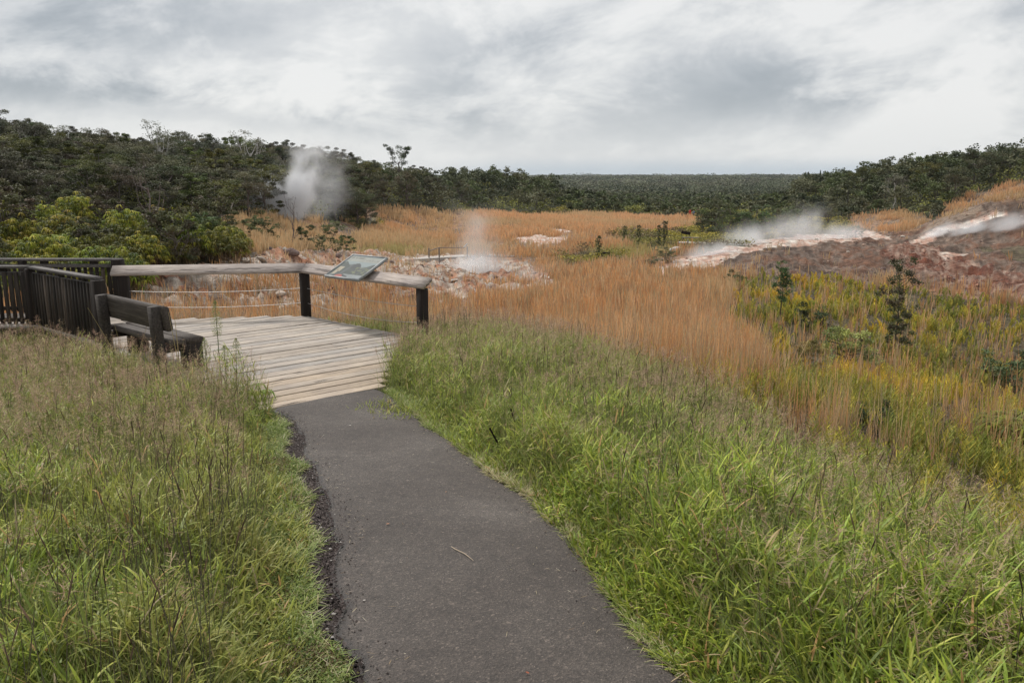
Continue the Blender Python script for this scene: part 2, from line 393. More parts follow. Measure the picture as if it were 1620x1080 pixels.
def smooth_ex(x, a, b):
    n = Ex.nt.nodes.new('ShaderNodeMapRange'); n.interpolation_type = 'SMOOTHSTEP'
    Ex.nt.links.new(x.v, n.inputs[0]); n.inputs[1].default_value = a; n.inputs[2].default_value = b
    return Ex(n.outputs[0])

# ------------------------------------------------------------------ materials
MATS = {}
def newmat(name):
    m = bpy.data.materials.new(name); m.use_nodes = True; nt = m.node_tree; nt.nodes.clear()
    out = nt.nodes.new('ShaderNodeOutputMaterial'); MATS[name] = m
    return m, nt, out
def N(nt, t, **kw):
    n = nt.nodes.new(t)
    for k, v in kw.items():
        if k.startswith('i_'):
            key = k[2:]; key = int(key) if key.isdigit() else key.replace('_', ' ')
            n.inputs[key].default_value = v
        else: setattr(n, k, v)
    return n
def L(nt, a, b): nt.links.new(a, b)
def noise(nt, scale, detail=4, rough=.55, vec=None, dist=0):
    n = N(nt, 'ShaderNodeTexNoise'); n.inputs['Scale'].default_value = scale; n.inputs['Detail'].default_value = detail
    n.inputs['Roughness'].default_value = rough; n.inputs['Distortion'].default_value = dist
    if vec is not None: L(nt, vec, n.inputs['Vector'])
    return n
def cramp(nt, fac, stops):
    r = N(nt, 'ShaderNodeValToRGB'); e = r.color_ramp.elements
    while len(e) > 1: e.remove(e[-1])
    e[0].position = stops[0][0]; e[0].color = (*stops[0][1], 1)
    for p, c in stops[1:]:
        q = e.new(p); q.color = (*c, 1)
    L(nt, fac, r.inputs[0]); return r
def mix(nt, kind, fac, a, b):
    n = N(nt, 'ShaderNodeMixRGB', blend_type=kind)
    for i, q in ((0, fac), (1, a), (2, b)):
        if isinstance(q, (int, float)): n.inputs[i].default_value = q
        elif isinstance(q, tuple): n.inputs[i].default_value = (*q, 1)
        else: L(nt, q, n.inputs[i])
    return n
def bump(nt, h, strength, dist=.02):
    b = N(nt, 'ShaderNodeBump'); b.inputs['Strength'].default_value = strength; b.inputs['Distance'].default_value = dist
    L(nt, h, b.inputs['Height']); return b

def foliage_mat(name, trans=.28, rough=.55, spec=.35, var=.0, gain=1.):
    m, nt, out = newmat(name)
    c = N(nt, 'ShaderNodeVertexColor', layer_name='Col')
    oi = N(nt, 'ShaderNodeObjectInfo')
    hs = N(nt, 'ShaderNodeHueSaturation'); L(nt, c.outputs[0], hs.inputs['Color'])
    Ex.nt = nt; r = Ex(oi.outputs['Random'])
    L(nt, (r*var+(gain-var/2)).v, hs.inputs['Value'])
    L(nt, ((Ex.op('FRACT', r*7.3))*(.07 if var else 0)+(.5-(.04 if var else 0))).v, hs.inputs['Hue'])
    p = N(nt, 'ShaderNodeBsdfPrincipled'); p.inputs['Roughness'].default_value = rough; p.inputs['Specular IOR Level'].default_value = spec
    L(nt, hs.outputs[0], p.inputs['Base Color'])
    if trans:
        t = N(nt, 'ShaderNodeBsdfTranslucent'); L(nt, hs.outputs[0], t.inputs[0])
        mx = N(nt, 'ShaderNodeMixShader'); mx.inputs[0].default_value = trans
        L(nt, p.outputs[0], mx.inputs[1]); L(nt, t.outputs[0], mx.inputs[2]); L(nt, mx.outputs[0], out.inputs[0])
    else: L(nt, p.outputs[0], out.inputs[0])
    return m
M_grass = foliage_mat('grass_blades', .3, .5, .2, gain=1.17)
M_dry = foliage_mat('dry_grass', .25, .8, .05)
M_leaf = foliage_mat('tree_leaves', .15, .6, .12, var=.9, gain=1.9)
M_fern = foliage_mat('fern_fronds', .25, .6, .12, var=.5, gain=1.1)
M_scrub = foliage_mat('field_ferns', .25, .6, .12, gain=1.03)
M_bark = foliage_mat('bark', 0, .85, .2, var=.3)

def ground_mat():
    m, nt, out = newmat('ground_soil')
    c = N(nt, 'ShaderNodeVertexColor', layer_name='Col'); geo = N(nt, 'ShaderNodeNewGeometry')
    a = noise(nt, 1.3, 8, .65, geo.outputs['Position']); b = noise(nt, 14, 5, .6, geo.outputs['Position'])
    r = cramp(nt, a.outputs[0], [(.32, (.42, .37, .34)), (.45, (.85, .83, .82)), (.55, (1.1, 1.1, 1.1)), (.68, (1.5, 1.45, 1.4))])
    r2 = cramp(nt, b.outputs[0], [(.3, (.65, .65, .65)), (.55, (1.05, 1.05, 1.05)), (.75, (1.3, 1.3, 1.3))])
    x = mix(nt, 'MULTIPLY', 1, c.outputs[0], r.outputs[0]); y = mix(nt, 'MULTIPLY', 1, x.outputs[0], r2.outputs[0])
    p = N(nt, 'ShaderNodeBsdfPrincipled', i_Roughness=.9); L(nt, y.outputs[0], p.inputs['Base Color']); p.inputs['Specular IOR Level'].default_value = .2
    Ex.nt = nt; h = Ex(a.outputs[0])*1.+Ex(b.outputs[0])*.15
    L(nt, bump(nt, h.v, 1., .6).outputs[0], p.inputs['Normal']); L(nt, p.outputs[0], out.inputs[0]); return m
M_ground = ground_mat()

def asphalt_mat():
    m, nt, out = newmat('worn_asphalt')
    geo = N(nt, 'ShaderNodeNewGeometry'); pos = geo.outputs['Position']
    edge = N(nt, 'ShaderNodeVertexColor', layer_name='Col')
    v = N(nt, 'ShaderNodeTexVoronoi'); v.inputs['Scale'].default_value = 130; L(nt, pos, v.inputs['Vector'])
    v2 = N(nt, 'ShaderNodeTexVoronoi'); v2.inputs['Scale'].default_value = 55; L(nt, pos, v2.inputs['Vector'])
    big = noise(nt, .9, 5, .6, pos); mid = noise(nt, 9, 6, .7, pos); fine = noise(nt, 160, 3, .6, pos)
    base = cramp(nt, big.outputs[0], [(.25, (.050, .041, .036)), (.45, (.068, .057, .050)), (.58, (.081, .069, .061)), (.72, (.106, .092, .082))])
    chip = cramp(nt, v.outputs['Color'], [(.0, (.55, .55, .55)), (.5, (.95, .95, .95)), (.8, (1.3, 1.27, 1.25)), (.95, (2.4, 2.35, 2.3))])
    chip2 = cramp(nt, v2.outputs['Color'], [(.0, (.85, .85, .85)), (.86, (1.03, 1.03, 1.03)), (.93, (1.9, 1.85, 1.8))])
    x = mix(nt, 'MULTIPLY', 1, base.outputs[0], chip.outputs[0]); x = mix(nt, 'MULTIPLY', .8, x.outputs[0], chip2.outputs[0])
    md = cramp(nt, mid.outputs[0], [(.3, (.8, .8, .8)), (.7, (1.18, 1.17, 1.15))]); x = mix(nt, 'MULTIPLY', 1, x.outputs[0], md.outputs[0])
    Ex.nt = nt; e = Ex(edge.outputs[0])     # 1 along the damp, dirt-stained borders
    damp = smooth_ex(e+(Ex(mid.outputs[0])-.5)*1.1+(Ex(big.outputs[0])-.5)*.8, .45, .8)
    dk_ = mix(nt, 'MULTIPLY', 1, chip.outputs[0], (.026, .020, .017)); x = mix(nt, 'MIX', damp.v, x.outputs[0], dk_.outputs[0])
    p = N(nt, 'ShaderNodeBsdfPrincipled'); p.inputs['Specular IOR Level'].default_value = .4
    L(nt, x.outputs[0], p.inputs['Base Color'])
    L(nt, (.8-Ex(damp)*.2).v, p.inputs['Roughness'])
    h = Ex(v.outputs['Distance'])*.6+Ex(fine.outputs[0])*.4+Ex(v2.outputs['Distance'])*.5
    L(nt, bump(nt, h.v, .8, .006).outputs[0], p.inputs['Normal']); L(nt, p.outputs[0], out.inputs[0]); return m
M_asphalt = asphalt_mat()

def wood_mat(name, ang, cols, stain=.5, dark=(.02, .014, .01), scale=1., moss=False, vertical=False, sthr=.60):
    """weathered timber; grain runs along the bearing ang (or upright)"""
    m, nt, out = newmat(name)
    geo = N(nt, 'ShaderNodeNewGeometry')
    mp = N(nt, 'ShaderNodeMapping'); mp.vector_type = 'TEXTURE' if False else 'POINT'
    mp.inputs['Rotation'].default_value = (0, 0, -ang)
    L(nt, geo.outputs['Position'], mp.inputs[0])
    m2 = N(nt, 'ShaderNodeMapping'); m2.inputs['Scale'].default_value = (14, 14, .8) if vertical else (.9, 16, 16)
    L(nt, mp.outputs[0], m2.inputs[0])
    c = N(nt, 'ShaderNodeVertexColor', layer_name='Col')
    g = noise(nt, 2.2*scale, 8, .7, m2.outputs[0], .12); g2 = noise(nt, 9*scale, 4, .6, m2.outputs[0])
    b = noise(nt, 1.6, 5, .6, geo.outputs['Position'])
    m3 = N(nt, 'ShaderNodeMapping'); m3.inputs['Scale'].default_value = (5, 5, .6) if vertical else (.55, 7, 6)
    L(nt, mp.outputs[0], m3.inputs[0])
    st = noise(nt, 1.5, 7, .68, m3.outputs[0], .1)
    r = cramp(nt, g.outputs[0], [(.25, cols[0]), (.5, cols[1]), (.75, cols[2])])
    x = mix(nt, 'MULTIPLY', 1, r.outputs[0], c.outputs[0])
    r2 = cramp(nt, g2.outputs[0], [(.3, (.7, .68, .66)), (.6, (1.08, 1.08, 1.08))]); x = mix(nt, 'MULTIPLY', .8, x.outputs[0], r2.outputs[0])
    rb = cramp(nt, b.outputs[0], [(.3, (.8, .8, .82)), (.7, (1.12, 1.1, 1.06))]); x = mix(nt, 'MULTIPLY', 1, x.outputs[0], rb.outputs[0])
    Ex.nt = nt
    s = smooth_ex(Ex(st.outputs[0]), sthr, sthr+.06)*stain
    x = mix(nt, 'MIX', s.v, x.outputs[0], dark)
    p = N(nt, 'ShaderNodeBsdfPrincipled', i_Roughness=.78); p.inputs['Specular IOR Level'].default_value = .3
    L(nt, x.outputs[0], p.inputs['Base Color'])
    h = Ex(g.outputs[0])*.7+Ex(g2.outputs[0])*.4
    L(nt, bump(nt, h.v, .6, .012).outputs[0], p.inputs['Normal']); L(nt, p.outputs[0], out.inputs[0]); return m
PA = math.radians(44)                     # bearing of the deck boards
BA = math.radians(-41.7)                  # bearing of the rail beside the sign
M_deck = wood_mat('weathered_deck_boards', PA, [(.24, .21, .185), (.39, .35, .31), (.52, .485, .44)], .94, sthr=.582)
M_rail = wood_mat('pale_weathered_rail', BA, [(.16, .13, .11), (.36, .31, .28), (.52, .47, .43)], .75, dark=(.07, .055, .05), sthr=.56)
M_rail2 = wood_mat('pale_weathered_rail_far', math.radians(8), [(.16, .13, .11), (.36, .31, .28), (.52, .47, .43)], .75, dark=(.07, .055, .05), sthr=.56)
M_darkwood = wood_mat('dark_stained_timber', 0, [(.008, .006, .005), (.018, .012, .009), (.04, .025, .018)], .5, dark=(.006, .004, .003), vertical=True)
M_fence = wood_mat('grey_brown_timber', 0, [(.014, .011, .010), (.030, .024, .020), (.085, .070, .060)], .5, dark=(.008, .006, .005), vertical=True)
M_fencetop = wood_mat('grey_timber_cap', BA, [(.06, .055, .05), (.13, .12, .115), (.22, .2, .19)], .6, dark=(.03, .025, .022))
M_bench = wood_mat('bench_timber', BA, [(.028, .023, .02), (.06, .05, .043), (.14, .12, .104)], .6, dark=(.018, .013, .01))

def simple(name, col, rough=.5, metal=0, spec=.5, nscale=0):
    m, nt, out = newmat(name); p = N(nt, 'ShaderNodeBsdfPrincipled', i_Roughness=rough, i_Metallic=metal); p.inputs['Specular IOR Level'].default_value = spec
    geo = N(nt, 'ShaderNodeNewGeometry')
    n = noise(nt, nscale or 6, 5, .6, geo.outputs['Position'])
    r = cramp(nt, n.outputs[0], [(.3, tuple(v*.75 for v in col)), (.7, tuple(min(1, v*1.2) for v in col))])
    L(nt, r.outputs[0], p.inputs['Base Color']); L(nt, p.outputs[0], out.inputs[0]); return m
M_metal = simple('grey_metal_frame', (.30, .31, .31), .5, .4)
M_wire = simple('steel_cable', (.5, .48, .46), .5, .5)
M_bolt = simple('galvanised_bolt', (.6, .6, .58), .4, .7)

# ------------------------------------------------------------------ ground object
acc = Acc()
i, j = np.meshgrid(np.arange(NR-1), np.arange(NA), indexing='ij'); j2 = (j+1) % NA
fc = np.stack([i*NA+j, i*NA+j2, (i+1)*NA+j2, (i+1)*NA+j], -1)[..., ::-1]
# cap round the camera's foot
acc.add(np.stack([GX, GY, GZ], -1), fc, GC.reshape(-1, 3))
ground = acc.build('ground', M_ground, smooth=True); tag(ground, kind='structure')
k = NA//2*2
cap = Acc(); ring = np.stack([GX[0], GY[0], GZ[0]], -1); ctr = np.array([[0, 0, .6]])
V = np.concatenate([ring, ctr]); fcap = [(NA, q, q+1, q+2) for q in range(0, NA-2, 2)]
cap.add(V, fcap, (.06, .06, .03)); o = cap.build('soil', M_ground); tag(o, kind='structure')

def gz(x, y):
    """ground height under a point (bilinear on the polar sheet)"""
    x, y = np.asarray(x, float), np.asarray(y, float)
    r = np.hypot(x, y); a = np.arctan2(x, y)
    fi = np.clip((np.log(np.maximum(r, .61))-LR[0])/.0125, 0, NR-1.001); fj = np.clip((a-az_f[0])/math.radians(.125), 0, NF-1.001)
    i0 = fi.astype(int); j0 = fj.astype(int); ti, tj = fi-i0, fj-j0
    return (GZ[i0, j0]*(1-ti)*(1-tj)+GZ[i0+1, j0]*ti*(1-tj)+GZ[i0, j0+1]*(1-ti)*tj+GZ[i0+1, j0+1]*ti*tj)
def gzone(x, y):
    r = np.hypot(x, y); a = np.arctan2(x, y)
    fi = np.clip(np.rint((np.log(np.maximum(r, .61))-LR[0])/.0125).astype(int), 0, NR-1); fj = np.clip(np.rint((a-az_f[0])/math.radians(.125)).astype(int), 0, NF-1)
    return ZONE[fi, fj]
def scatter(n, rng, r0, r1, a0=-42, a1=42, p=0.):
    """points spread evenly in bearing and log distance (p=0) or evenly over the area (p=2)"""
    a = np.radians(rng.uniform(a0, a1, n))
    u = rng.uniform(0, 1, n)
    r = np.exp(math.log(r0)+u*(math.log(r1)-math.log(r0))) if p == 0 else (r0**p+u*(r1**p-r0**p))**(1/p)
    return r*np.sin(a), r*np.cos(a), r
print('terrain', round(time.time()-T0, 1))

# ------------------------------------------------------------------ path
def build_path():
    ys = np.arange(-5.5, 10.6, .06)
    # resample the centre line
    P = PATH_C; t = np.concatenate([[0], np.cumsum(np.hypot(*np.diff(P, axis=0).T))])
    s = np.arange(0, t[-1]+.35, .05)
    ext = P[-1]+(P[-1]-P[-2])/np.linalg.norm(P[-1]-P[-2])*1.0
    P2 = np.vstack([P, ext]); t2 = np.append(t, t[-1]+1.)
    cx = np.interp(s, t2, P2[:, 0]); cy = np.interp(s, t2, P2[:, 1])
    ker = np.ones(25)/25
    cx2 = np.convolve(np.pad(cx, 12, 'edge'), ker, 'valid'); cy2 = np.convolve(np.pad(cy, 12, 'edge'), ker, 'valid')
    tx, ty = np.gradient(cx2), np.gradient(cy2); q = np.hypot(tx, ty); nx, ny = ty/q, -tx/q
    K = 24; w = np.linspace(-1, 1, K+1)
    le = PATH_W/2+(fbm(s*1.6, s*0, 4, 3)-.5)*.22; ri = PATH_W/2+(fbm(s*1.6, s*0+9, 4, 4)-.5)*.22
    off = np.where(w[None] < 0, w[None]*le[:, None], w[None]*ri[:, None])
    # wider apron at the left where it meets the boards
    X = cx2[:, None]+nx[:, None]*off; Y = cy2[:, None]+ny[:, None]*off
    # cut along the deck's edge
    e0 = np.array(DECK[-1]); e1 = np.array(DECK[0]); ed = (e1-e0)/np.linalg.norm(e1-e0); en = np.array([-ed[1], ed[0]])
    dist = (X-e0[0])*en[0]+(Y-e0[1])*en[1]; over = np.maximum(dist+.012, 0)
    X = X-en[0]*over; Y = Y-en[1]*over
    Z = path_z(Y)+.012*(1-w[None]**2)+(fbm(X*1.3, Y*1.3, 3, 5)-.5)*.012-.02*(np.abs(w)[None] > .99)
    global EL, ER; EL = np.stack([X[:, 0], Y[:, 0]], 1); ER = np.stack([X[:, -1], Y[:, -1]], 1)
    e = np.clip((np.abs(w)[None]-.84)/.16, 0, 1)
    e = e*np.where(w[None] < 0, 1., .55)*np.ones_like(X)
    e = np.maximum(e, np.clip(1-(-dist)/.22, 0, 1)*.75*(np.abs(w)[None] > .5))
    a = Acc(); n = len(s)
    i, j = np.meshgrid(np.arange(n-1), np.arange(K), indexing='ij')
    f = np.stack([i*(K+1)+j, i*(K+1)+j+1, (i+1)*(K+1)+j+1, (i+1)*(K+1)+j], -1)
    a.add(np.stack([X, Y, Z], -1), f, np.repeat(e.reshape(-1, 1), 3, 1))
    o = a.build('path', M_asphalt, smooth=True); tag(o, kind='structure')
build_path()
def edge_x(y, side):
    E_ = EL if side < 0 else ER; m_ = (E_[:, 1] > 0) & (np.append(np.diff(E_[:, 1]), -1) > 0); return np.interp(y, E_[m_, 1], E_[m_, 0])

# ------------------------------------------------------------------ deck
def clip_line(poly, c, d, n, off):
    """where the line {c + n*off + t*d} crosses the polygon: sorted t"""
    p0 = np.array(c)+np.array(n)*off; ts = []
    for a, b in zip(poly, poly[1:]+poly[:1]):
        a, b = np.array(a)-p0, np.array(b)-p0
        sa, sb = a@n, b@n
        if (sa > 0) != (sb > 0):
            q = a+(b-a)*sa/(sa-sb); ts.append(q@d)
    return sorted(ts)
def build_deck():
    rng = RS(5)
    root = empty('viewing_deck', (-4, 12.8, -.1)); off0 = np.array([-4, 12.8, -.1])
    d = np.array([math.cos(PA), math.sin(PA)]); n = np.array([-d[1], d[0]])
    S0 = np.array(DECK[-1]); E0 = np.array(DECK[0])
    d = (E0-S0)/np.linalg.norm(E0-S0); n = np.array([-d[1], d[0]])
    main = [DECK[0], DECK[1], DECK[2], DECK[3], (-7.9, 16.3), (-8.8, 15.0), DECK[8], DECK[9], DECK[10]]
    a = Acc(); w = .2; off = 0.
    while off < 9.5:
        w = .245+rng.uniform(-.02, .02)
        ts = clip_line(main, S0, d, n, off+w/2)
        if len(ts) >= 2:
            t0, t1 = ts[0], ts[-1]
            if t1-t0 > .1:
                # butt joints here and there
                cuts = [t0+rng.uniform(-.012, .012)]
                if t1-t0 > 4.2: cuts.append(t0+(t1-t0)*rng.uniform(.3, .7))
                cuts.append(t1+rng.uniform(-.012, .012))
                for q0, q1 in zip(cuts[:-1], cuts[1:]):
                    c = S0+d*(q0+q1)/2+n*(off+w/2)
                    v = 1+rng.uniform(-.14, .10)
                    warm = rng.uniform(-.02, .06) if off > 1.2 else rng.uniform(.05, .14)
                    gap = .024+rng.uniform(0, .016)
                    box(a, c[0]-off0[0], c[1]-off0[1], -.02+rng.uniform(-.004, .004)-off0[2], q1-q0-.008, w-gap, .045, (v*(1+warm), v, v*(1-warm*1.2)),
                        math.atan2(d[1], d[0]), .006)
        off += w
    # boards of the walkway that leads away past the ferns, laid across it
    x = -8.35
    while x > -15:
        wv = .245+rng.uniform(-.01, .01); v = 1+rng.uniform(-.15, .1)
        box(a, x-wv/2-off0[0], 15.68-off0[1], -.024-off0[2], wv-.016, 1.5, .045, (v, v, v), 0, .006); x -= wv
    a.build('decking', M_deck, root)
    # joists, rim boards and short posts below
    b = Acc()
    for p, q in zip(main, main[1:]+main[:1]):
        p, q = np.array(p), np.array(q); ctr = np.array([-4.2, 13.0])
        p2 = p+(ctr-p)*.018; q2 = q+(ctr-q)*.018
        beam(b, (*(p2-off0[:2]), -.13-off0[2]), (*(q2-off0[:2]), -.13-off0[2]), .05, .16, (.8, .8, .8))
    for yy in (15.02, 16.36): beam(b, (-8.9-off0[0], yy-off0[1], -.15-off0[2]), (-15-off0[0], yy-off0[1], -.15-off0[2]), .06, .2, (1, 1, 1))
    b.build('rim_board', M_fence, root)
    for px_, py_ in [(-6.0, 12.3), (-4.4, 10.9), (-3.1, 9.7), (-8.6, 15.1), (-10.6, 15.06), (-12.8, 15.06), (-3.9, 15.7), (-6.4, 15.6), (-1.7, 12.4)]:
        c = Acc(); g = float(gz(px_, py_))-.3; hgt = -.06-g
        box(c, 0, 0, -hgt/2, .13, .13, hgt, (1, 1, 1), PA)
        q = c.build('support_post', M_fence, root); q.location = (px_-off0[0], py_-off0[1], -.05-off0[2])
    tag(root, 'weathered pale board viewing deck at the end of the asphalt path', 'deck')
build_deck()

def vpost(parent, x, y, z0, z1, w, ang, mat, name='post', tone=1., off=(0, 0, 0)):
    a = Acc(); box(a, 0, 0, 0, w, w, z1-z0, (tone,)*3, ang, .012)
    o = a.build(name, mat, parent); o.location = (x-off[0], y-off[1], (z0+z1)/2-off[2]); return o

# rail beside the deck: two spans on three posts, with slack cables below
def build_rail():
    A_, B_, C_ = (-7.42, 15.62), (-4.08, 16.08), (-1.52, 13.78)
    root = empty('railing', (B_[0], B_[1], 0)); of = (B_[0], B_[1], 0)
    R = lambda p, z: (p[0]-of[0], p[1]-of[1], z)
    def top(p, q, name, mat, w=.255, h=.07, z=.95):
        a = Acc(); rng = RS(3)
        beam(a, R(p, z), R(q, z), w, h, (1.15, 1.15, 1.15), .034, roll=-.62)
        return a.build(name, mat, root, smooth=False)
    top((-7.62, 15.60), (-4.07, 16.085), 'top_rail', M_rail2)
    top((-4.10, 16.115), (-1.42, 13.70), 'top_rail', M_rail)
    for p, w in ((A_, .17), (B_, .155), (C_, .155)):
        vpost(root, p[0], p[1], -.6, .862, w, PA if p is not A_ else 0, M_darkwood, 'post', off=of)
    for p, q in ((A_, B_), (B_, C_)):
        for z, sag in ((.56, .05), (.27, .06)):
            if p is B_: z1 = z-(.02 if z > .4 else .0); sag = .04 if z > .4 else .09
            else: z1 = z
            a = Acc(); t = np.linspace(0, 1, 25)
            zz = z+(z1-z)*t-4*sag*t*(1-t)
            pts = np.stack([p[0]+(q[0]-p[0])*t-of[0], p[1]+(q[1]-p[1])*t-of[1], zz], 1)
            tube(a, pts, .005, (1, 1, 1), 4, False)
            a.build('cable', M_wire, root)
    tag(root, 'pale weathered plank railing on dark posts with slack cables around the deck', 'railing')
build_rail()

def build_sign():
    # a low reading panel bolted on the rail
    ca, sa = math.cos(BA), math.sin(BA); inw = np.array([-.666, -.746])
    onl = np.array([-2.84, 14.93]); W, D, tilt = 1.0, .76, math.radians(27)
    root = empty('information_panel', (onl[0]-.03, onl[1], .95), BA)
    def M(x, y, z): return np.array([x, y*math.cos(tilt)-z*math.sin(tilt), y*math.sin(tilt)+z*math.cos(tilt)])
    # local y points away from the deck; the lower edge hangs over the deck side
    y0 = -.34
    def slab(acc, x0, x1, ya, yb, z0, z1, col):
        V = [M(x, y, z)+np.array([0, 0, .12]) for x, y, z in [(x0, ya, z0), (x1, ya, z0), (x1, yb, z0), (x0, yb, z0), (x0, ya, z1), (x1, ya, z1), (x1, yb, z1), (x0, yb, z1)]]
        acc.add(V, [(0, 3, 2, 1), (4, 5, 6, 7), (0, 1, 5, 4), (1, 2, 6, 5), (2, 3, 7, 6), (3, 0, 4, 7)], col)
    fr = Acc(); t = .022; hx = W/2; ya, yb = y0, y0+D
    slab(fr, -hx, hx, ya, ya+t, -.03, .018, (1, 1, 1)); slab(fr, -hx, hx, yb-t, yb, -.03, .018, (1, 1, 1))
    slab(fr, -hx, -hx+t, ya+t, yb-t, -.03, .0181, (1, 1, 1)); slab(fr, hx-t, hx, ya+t, yb-t, -.03, .0181, (1, 1, 1))
    slab(fr, -hx+t, hx-t, ya+t, yb-t, -.025, -.004, (1, 1, 1))
    fr.build('frame', M_metal, root)
    # printed face: a small mesh of cells, coloured like the faded picture on it
    pn = Acc(); nx_, ny_ = 110, 70
    u, v = np.meshgrid(np.linspace(0, 1, nx_+1), np.linspace(0, 1, ny_+1)); u_, v_ = u.ravel(), v.ravel()
    P = np.array([M((-hx+t)+(W-2*t)*a_, ya+t+(D-2*t)*b_, .004)+np.array([0, 0, .12]) for a_, b_ in zip(u_, v_)])
    nz = fbm(u_*9, v_*9, 4, 2)
    col = np.tile((.24, .28, .27), (len(u_), 1))*(.8+.4*nz[:, None])
    sky_ = v_ > .56+.06*np.sin(u_*7)+.03*np.sin(u_*19)
    col[sky_] = (np.array([.42, .50, .50])[None]*(.85+.3*fbm(u_*4, v_*12, 3, 3)[:, None]))[sky_]
    pale = (v_ > .74) & (v_ < .97); col[pale] = (np.array([.50, .52, .46])[None]*(.9+.2*fbm(u_*20, v_*5, 2, 3)[:, None]))[pale]
    hill1 = v_ < .72-.9*np.abs(u_-.08); hill2 = v_ < .66-1.3*(u_-.47)**2*4; hill3 = v_ < .66-1.0*np.maximum(.9-u_, 0)*1.1
    hill1 &= v_ > .15
    for hmask, cc in ((hill3, (.12, .145, .13)), (hill2, (.105, .12, .12)), (hill1, (.11, .135, .12))): col[hmask] = (np.array(cc)[None]*(.7+.6*nz[:, None]))[hmask]
    river = np.abs(u_-(.30+.1*v_)) < .03; river &= v_ < .62; col[river] = (.16, .18, .19)
    green = (fbm(u_*14, v_*14, 3, 8) > .55) & (v_ < .5) & (u_ > .55); col[green] = (.26, .29, .16)
    lava = ((u_-.33)**2/.012+(v_-.04)**2/.008) < 1; col[lava] = (.62, .16, .12)
    card = (u_ > .06) & (u_ < .2) & (v_ > .12) & (v_ < .46) & ~((u_ > .16) & (v_ < .25)); col[card] = (.62, .55, .40)
    card2 = card & ((np.abs(u_-.12) < .012) & (np.abs(v_-.3) < .03)); col[card2] = (.3, .18, .12)
    snow = (v_ < .16) & (u_ > .5+.1*np.sin(v_*30)); col[snow] = (np.array([.42, .46, .46])[None]*(.75+.5*nz[:, None]))[snow]
    # lines of title print along the top
    ttl = (v_ > .86) & (v_ < .93) & (u_ > .05) & (u_ < .46) & (vnoise(u_*60, v_*0+.5, 1) > .38); col[ttl] = (.30, .31, .27)
    ttl = (v_ > .80) & (v_ < .83) & (u_ > .55) & (u_ < .93) & (vnoise(u_*80, v_*0+3.5, 1) > .42); col[ttl] = (.34, .34, .30)
    i, j = np.meshgrid(np.arange(ny_), np.arange(nx_), indexing='ij')
    f = np.stack([i*(nx_+1)+j, i*(nx_+1)+j+1, (i+1)*(nx_+1)+j+1, (i+1)*(nx_+1)+j], -1)
    pn.add(P, f, col*.46)
    m, nt, out = newmat('printed_panel'); c = N(nt, 'ShaderNodeVertexColor', layer_name='Col')
    p = N(nt, 'ShaderNodeBsdfPrincipled', i_Roughness=.6); L(nt, c.outputs[0], p.inputs['Base Color']); p.inputs['Specular IOR Level'].default_value = .15; p.inputs['Coat Weight'].default_value = .0; p.inputs['Coat Roughness'].default_value = .12
    L(nt, p.outputs[0], out.inputs[0])
    pn.build('picture_panel', m, root)
    for x in (-.28, .28):
        br = Acc(); beam(br, (x, -.14, .0), (x, .2, .16), .045, .04, (1, 1, 1)); br.build('bracket', M_metal, root)
    tag(root, 'tilted grey framed information panel on the rail showing a faded landscape picture', 'sign')
build_sign()

def build_fence(pts, label, posts, zt=1.07, nodes_ang=None, facing=1, group=None):
    """a picket barrier along pts: cap rail, second rail, pickets, bottom rail, posts"""
    root = empty('picket_fence', (pts[0][0], pts[0][1], 0)); of = pts[0]
    R = lambda p, z: (p[0]-of[0], p[1]-of[1], z); rng = RS(int(abs(pts[0][0])*10))
    for p, q in zip(pts[:-1], pts[1:]):
        p, q = np.array(p, float), np.array(q, float); Ln = np.linalg.norm(q-p); u = (q-p)/Ln; nrm = np.array([-u[1], u[0]]); ang = math.atan2(u[1], u[0])
        a = Acc(); beam(a, R(p-u*.02, zt-.025), R(q+u*.06, zt-.025), .15, .05, (1, 1, 1), .012); a.build('cap_rail', M_fencetop, root)
        a = Acc(); beam(a, R(p, zt-.15), R(q, zt-.15), .045, .075, (1, 1, 1)); a.build('rail', M_fencetop, root)
        a = Acc(); beam(a, R(p, .07), R(q, .07), .045, .08, (.9, .9, .9)); a.build('rail', M_fence, root)
        n = int(Ln/.118)
        a = Acc()
        for i in range(1, n):
            c = p+u*(Ln*i/n+rng.uniform(-.006, .006))+nrm*facing*.045; v = rng.uniform(.5, 1.5)
            if rng.rand() < .14: v = 2.8
            h = zt-.12-.0
            tl = [[1, 0, rng.uniform(-.012, .012)], [0, 1, rng.uniform(-.01, .01)], [0, 0, 1]]
            box(a, c[0]-of[0], c[1]-of[1], (h+.0)/2+.0, .068, .036, h, (v, v*.97, v*.94), ang, .006, tilt=tl)
        a.build('pickets', M_fence, root)
        nb = max(1, int(Ln/.9))
        for i in range(nb):
            a = Acc(); c = p+u*Ln*(i+.5)/nb; box(a, c[0]-of[0], c[1]-of[1], zt-.082, .16, .05, .06, (.8, .8, .8), ang); a.build('spacer_block', M_fence, root)
    for x, y, w in posts:
        vpost(root, x, y, -.75, zt-.05 if w < .19 else zt+.0, w, BA if w < .19 else 0, M_darkwood if w > .15 else M_fence, 'post', off=(of[0], of[1], 0))
    tag(root, label, 'fence')
build_fence([(-15, 15.32), (-8.95, 15.22), (-6.86, 13.5)], 'dark timber picket fence that bends down to the end of the bench', [(-8.93, 15.16, .16), (-6.82, 13.45, .18), (-11.4, 15.25, .14), (-13.9, 15.28, .14)], 1.09, facing=-1)
build_fence([(-15, 16.62), (-7.95, 16.60)], 'grey topped picket fence in front of the ferns on the far side of the walkway', [(-7.9, 16.45, .2), (-9.9, 16.6, .14), (-12.4, 16.6, .14)], 1.09, facing=1)

